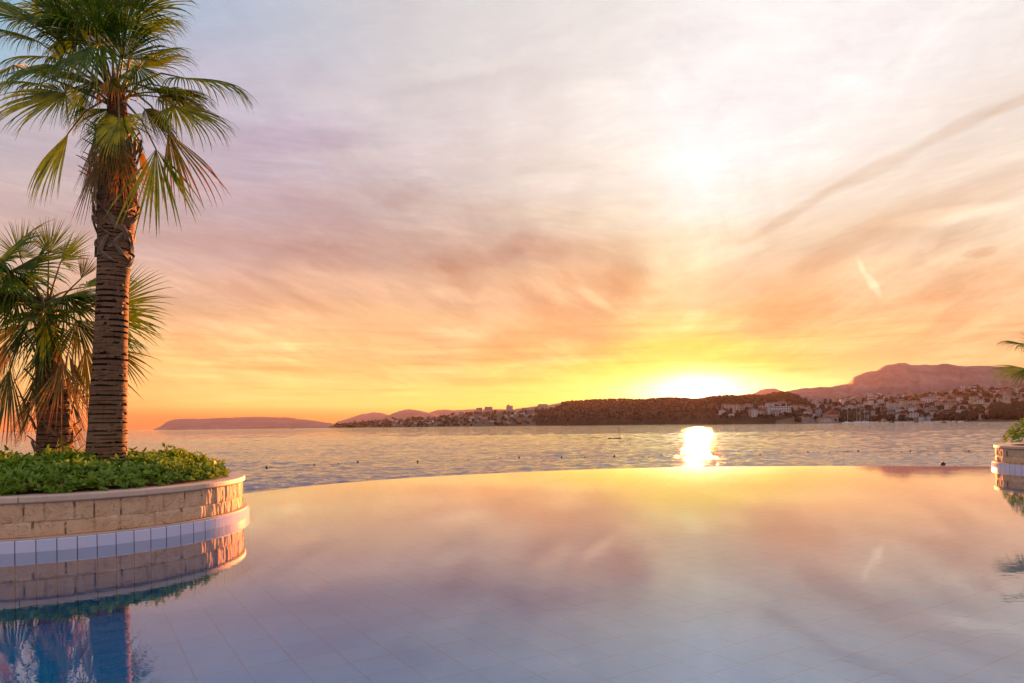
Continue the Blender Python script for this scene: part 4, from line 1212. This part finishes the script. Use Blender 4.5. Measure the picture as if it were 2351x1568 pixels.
for k in range(44):
    x = 872 + 8.2*k + rnd.uniform(-3, 3); n += 1
    ki = rnd.choice(weights); wn, rn, sn = KINDS[ki][:3]
    place_house(ltown.pt(x, rnd.uniform(.05, .9)), ki, rnd.uniform(-.4, .4), '%s %s house with %s, %s along the far shore from the cape' % (sn, wn, rn, order[n-1]), 'houses of the far shore', rnd.uniform(.8, 1.2), 2)

# ---- larger buildings
def block(name, p, w, d, h, wall, roof, label, cat, rows, cols, rz=0.0, tower=None, group=None):
    t = empty(name, p, label, cat, group, rz)
    mb = MB(); mb.box(0, 0, h/2-4, w, d, h+8)
    if tower: mb.box(*tower)
    mb.build('wall', M[wall], t)
    mb = MB(); mb.box(0, 0, h+.3, w+.8, d+.8, .6)
    if tower: mb.box(tower[0], tower[1], tower[2]+tower[5]/2+.25, tower[3]+.4, tower[4]+.4, .5)
    mb.build('roof', M[roof], t)
    for r in range(rows):
        for c in range(cols):
            mb = MB(); mb.box(-w/2 + w*(c+.5)/cols, -d/2-.03, h*(r+.5)/rows, w/cols*.55, .14, h/rows*.45)
            mb.build('window', M['pane'], t)
    return t
b = head.pt(1788, .10); block('hotel', b, 42, 14, 15, 'wall_white', 'roof_grey', 'long white hotel with three rows of dark windows above the shore', 'hotel', 3, 9)
b = head.pt(1758, .12); block('hotel_wing', b, 24, 12, 11, 'wall_pink', 'roof_red', 'lower pinkish wing with two window rows beside the white hotel', 'hotel', 2, 6)
b = ltown.pt(1170, .98); block('tower_block', b, 30, 16, 30, 'wall_grey', 'roof_grey', 'grey high-rise tower block standing above the far shore ridge', 'tower block', 7, 5, 0, (-5, 0, 32, 10, 9, 7))
for k, (x, w, h, lb) in enumerate(((1101, 28, 20, 'broad grey apartment block on the far ridge nearest the cone hill'), (1122, 36, 23, 'widest grey apartment block on the far ridge before the tower block'), (1060, 24, 12, 'low grey apartment block on the far ridge below the cone hill'), (1206, 33, 14, 'grey apartment block on the far ridge just past the tower block'), (1246, 44, 19, 'large grey apartment block on the far ridge by the headland'))):
    block('apartment_block', ltown.pt(x, .95), w, 18, h, 'wall_grey', 'roof_grey', lb, 'apartment block', 4, 6, 0, None, 'apartment blocks on the far ridge')
b = rtown.pt(1907, .06) if False else rtown.pt(1906, .05)
v = empty('boathouse', b, 'pale pink gabled boathouse at the water below the town', 'boathouse')
wm, rm, wi = house_meshes(24, 14, 11, M['wall_pink'], M['roof_red'], 'gable')
add_windows(v, wi)
for nm, me in (('wall', wm), ('roof', rm)):
    o = bpy.data.objects.new(nm, me); COL.objects.link(o); o.parent = v
for x, lb in ((1918, 'thin factory chimney on the town ridge, taller of the two'), (1930, 'thin factory chimney on the town ridge, shorter of the two')):
    p = rtown.pt(x, .96)
    mb = MB(); hh = 17 if x == 1918 else 15
    mb.tube([(0, 0, -4), (0, 0, hh)], [2.0, 1.4], 10); mb.tube([(0, 0, hh-.2), (0, 0, hh+.8)], [1.7, 1.7], 10)
    o = mb.build('chimney_stack', M['wall_grey']); o.location = p
    tag(o, lb, 'chimney')
block('factory_hall', rtown.pt(1940, .97), 26, 14, 8, 'wall_grey', 'roof_grey', 'low grey factory hall on the ridge beside the two chimneys', 'factory', 1, 5)
block('apartment_house', rtown.pt(2085, .30), 30, 14, 17, 'wall_cream', 'roof_red', 'broad cream apartment house above the trees under the mountain summit', 'apartment house', 4, 6)
block('apartment_house', rtown.pt(2135, .42), 30, 16, 14, 'wall_white', 'roof_grey', 'broad white apartment house halfway up the town hill', 'apartment house', 3, 6)
# crane
p = rtown.pt(2045, .98)
cr = empty('tower_crane', p, 'thin tower crane standing on the town ridge against the mountain', 'crane')
mb = MB()
for sx in (-.7, .7):
    for sy in (-.7, .7): mb.box(sx, sy, 11, .35, .35, 24)
for k in range(11):
    z = 1 + 2*k; mb.box(0, -.7, z, 1.6, .2, .2); mb.box(0, .7, z, 1.6, .2, .2)
mb.build('mast', M['steel'], cr)
mb = MB()
for sy in (-.5, .5): mb.box(-9, sy, 22.6, 36, .3, .3)
mb.box(-9, 0, 23.8, 36, .3, .3)
for k in range(18): mb.box(-26 + 2*k, 0, 23.2, .2, .9, 1.3)
mb.build('jib', M['steel'], cr)
mb = MB(); mb.box(6.5, 0, 21.3, 3.5, 1.6, 2.4); mb.build('counterweight', M['quay'], cr)
mb = MB(); mb.box(0, -1.2, 21.6, 1.6, 1.4, 2.0); mb.build('cab', M['wall_grey'], cr)
# ---- quay and boats
mb = MB(); prev = None
for k in range(60):
    x = 1830 + 10*k
    D = rtown.D(rtown.Df, x) - 8
    u, vv = uv(x, 965)
    a = mb.add([(u/F*(D-6), D-6, SEA-.5), (u/F*(D-6), D-6, SEA+1.2), (u/F*D, D, SEA+1.5), (u/F*(D+40), D+40, SEA+1.6), (u/F*(D+40), D+40, SEA-.5)])
    if prev is not None:
        for j in range(4): mb.face((prev+j, a+j, a+j+1, prev+j+1))
    prev = a
tag(mb.build('quay', M['quay']), kind='structure')
def hull(L, W, hgt):
    mb = MB(); n = 9; prev = None
    for k in range(n+1):
        f = k/n; x = -L/2 + L*f
        w = W/2*(1-max(0, (f-.55)/.45)**2)*(.85 + .15*min(1, f*4)); z = hgt*(1 + .25*f*f)
        i = mb.add([(x, -w, z), (x, -w*.75, -.1), (x, 0, -.4), (x, w*.75, -.1), (x, w, z)])
        if prev is not None:
            for j in range(4): mb.face((prev+j, i+j, i+j+1, prev+j+1))
            mb.face((prev, i, i+4, prev+4))
        else: mb.face((i, i+1, i+2, i+3, i+4))
        prev = i
    return mb
hm_y = hull(16, 4.4, 1.5).mesh('hull', M['boatwhite']); hm_m = hull(9, 3.0, 1.2).mesh('hull', M['boatwhite']); hm_d = hull(8, 2.8, 1.1).mesh('hull', M['boatdark'])
cb = MB(); cb.box(-1, 0, 1.9, 6, 2.6, .9); cb = cb.mesh('cabin', M['boatwhite'])
cbm = MB(); cbm.box(-.5, 0, 1.9, 3.2, 2.0, 1.2); cbm.box(-.5, 0, 2.6, 3.6, 2.2, .15); cbm = cbm.mesh('cabin', M['wall_grey'])
def mastmesh(h):
    mb = MB(); mb.tube([(1, 0, 1.3), (1, 0, h)], [.24, .15], 6); mb.tube([(1, 0, 2.8), (-5.5, 0, 3.0)], [.22, .2], 6); mb.box(1, 0, h*.62, .12, 2.6, .12); mb.tube([(1, 0, h), (7.8, 0, 1.9)], .04, 4); mb.tube([(1, 0, h), (-7.8, 0, 1.6)], .04, 4)
    return mb.mesh('mast', M['mast'])
for k, (x, h, dd, lb) in enumerate(((1945, 27, 26, 'white sailing yacht with a bare mast, first of the moored yachts from the headland'), (1966, 31, 30, 'white sailing yacht with the tallest bare mast in the small harbour'), (1973, 22, 16, 'white sailing yacht with a short mast beside the tallest mast'), (1984, 26, 28, 'white sailing yacht with a bare mast, fourth of the moored yachts'), (1992, 24, 20, 'white sailing yacht with a bare mast, last of the moored yachts'))):
    D = rtown.D(rtown.Df, x) - dd - 8
    u, vv = uv(x, 965)
    t = empty('sailing_yacht', (u/F*D, D, SEA), lb, 'yacht', 'yachts moored below the town', rnd.uniform(-.3, .3))
    for nm, me in (('hull', hm_y), ('cabin', cb), ('mast', mastmesh(h))):
        o = bpy.data.objects.new(nm, me); COL.objects.link(o); o.parent = t
xs = [2003, 2014, 2026, 2038, 2047, 2060, 2072, 2083, 2095, 2104, 2117, 2128, 2139, 2150, 2161, 2174, 2190, 2206]
for k, x in enumerate(xs):
    D = rtown.D(rtown.Df, x) - 22 - (k % 3)*3
    u, vv = uv(x, 965)
    dk = k in (4, 9)
    t = empty('motorboat', (u/F*D, D, SEA), '%s motorboat moored at the quay, %s past the yachts' % ('dark' if dk else 'small white', order[k]), 'boat', 'motorboats at the quay', rnd.uniform(-.6, .6))
    for nm, me in (('hull', hm_d if dk else hm_m), ('cabin', cbm)):
        o = bpy.data.objects.new(nm, me); COL.objects.link(o); o.parent = t
def lone(x, y, D, sc_, lb, rz):
    u, vv = uv(x, y)
    t = empty('motorboat', (u/F*D, D, SEA), lb, 'boat', None, rz); t.scale = (sc_,)*3
    for nm, me in (('hull', hm_d), ('cabin', cbm)):
        o = bpy.data.objects.new(nm, me); COL.objects.link(o); o.parent = t
lone(2168, 970, 900, 1.0, 'dark motorboat lying off the quay, apart from the moored row', .2)
lone(672, 981, 2400, 1.3, 'tiny dark boat alone on the sea before the long island', 0)
u, vv = uv(1516, 973); D = 1500
mb = MB(); r8 = random.Random(5)
for k in range(9): mb.ball((-14 + 4.2*k, r8.uniform(-3, 3), 0), r8.uniform(1.2, 2.6), 7, 5, .7, 0, .25, r8)
o = mb.build('skerry', M['rock']); o.location = (u/F*D, D, SEA); tag(o, 'low dark rocks off the headland below the sun', 'rocks')

# ================================================================== AIR
mb = MB(); mb.box(0, 3200, 166, 14400, 6600, 344)
m, t, out = material('haze')
pv = t.new('ShaderNodeVolumePrincipled')
pv.inputs['Color'].default_value = (.84, .60, .60, 1)
pv.inputs['Density'].default_value = 1.6e-5
pv.inputs['Anisotropy'].default_value = .40
t.l.new(pv.outputs[0], out.inputs['Volume'])
tag(mb.build('haze', m), kind='stuff')

# ================================================================== CAMERA, RENDER
cam = bpy.data.cameras.new('camera'); cam.sensor_width = 36; cam.lens = 36*F/2351
cam.shift_x = -(XC - 1175.5)/2351; cam.shift_y = (YC - 784.2)/2351
cam.clip_start = .1; cam.clip_end = 60000
co = bpy.data.objects.new('camera', cam); COL.objects.link(co)
co.location = (0, 0, H)
co.rotation_euler = (Matrix.Rotation(math.radians(90), 4, 'X') @ Matrix.Rotation(-ROLL, 4, 'Z')).to_euler()
sc.camera = co
sc.view_settings.view_transform = 'Standard'; sc.view_settings.look = 'None'
sc.view_settings.exposure = EXPO; sc.view_settings.gamma = 1
sc.render.engine = 'CYCLES'
cy = sc.cycles
cy.max_bounces = 6; cy.diffuse_bounces = 2; cy.glossy_bounces = 3; cy.transmission_bounces = 3; cy.volume_bounces = 1; cy.transparent_max_bounces = 8
cy.caustics_reflective = False; cy.caustics_refractive = False
cy.use_denoising = True
cy.sample_clamp_indirect = 4.0
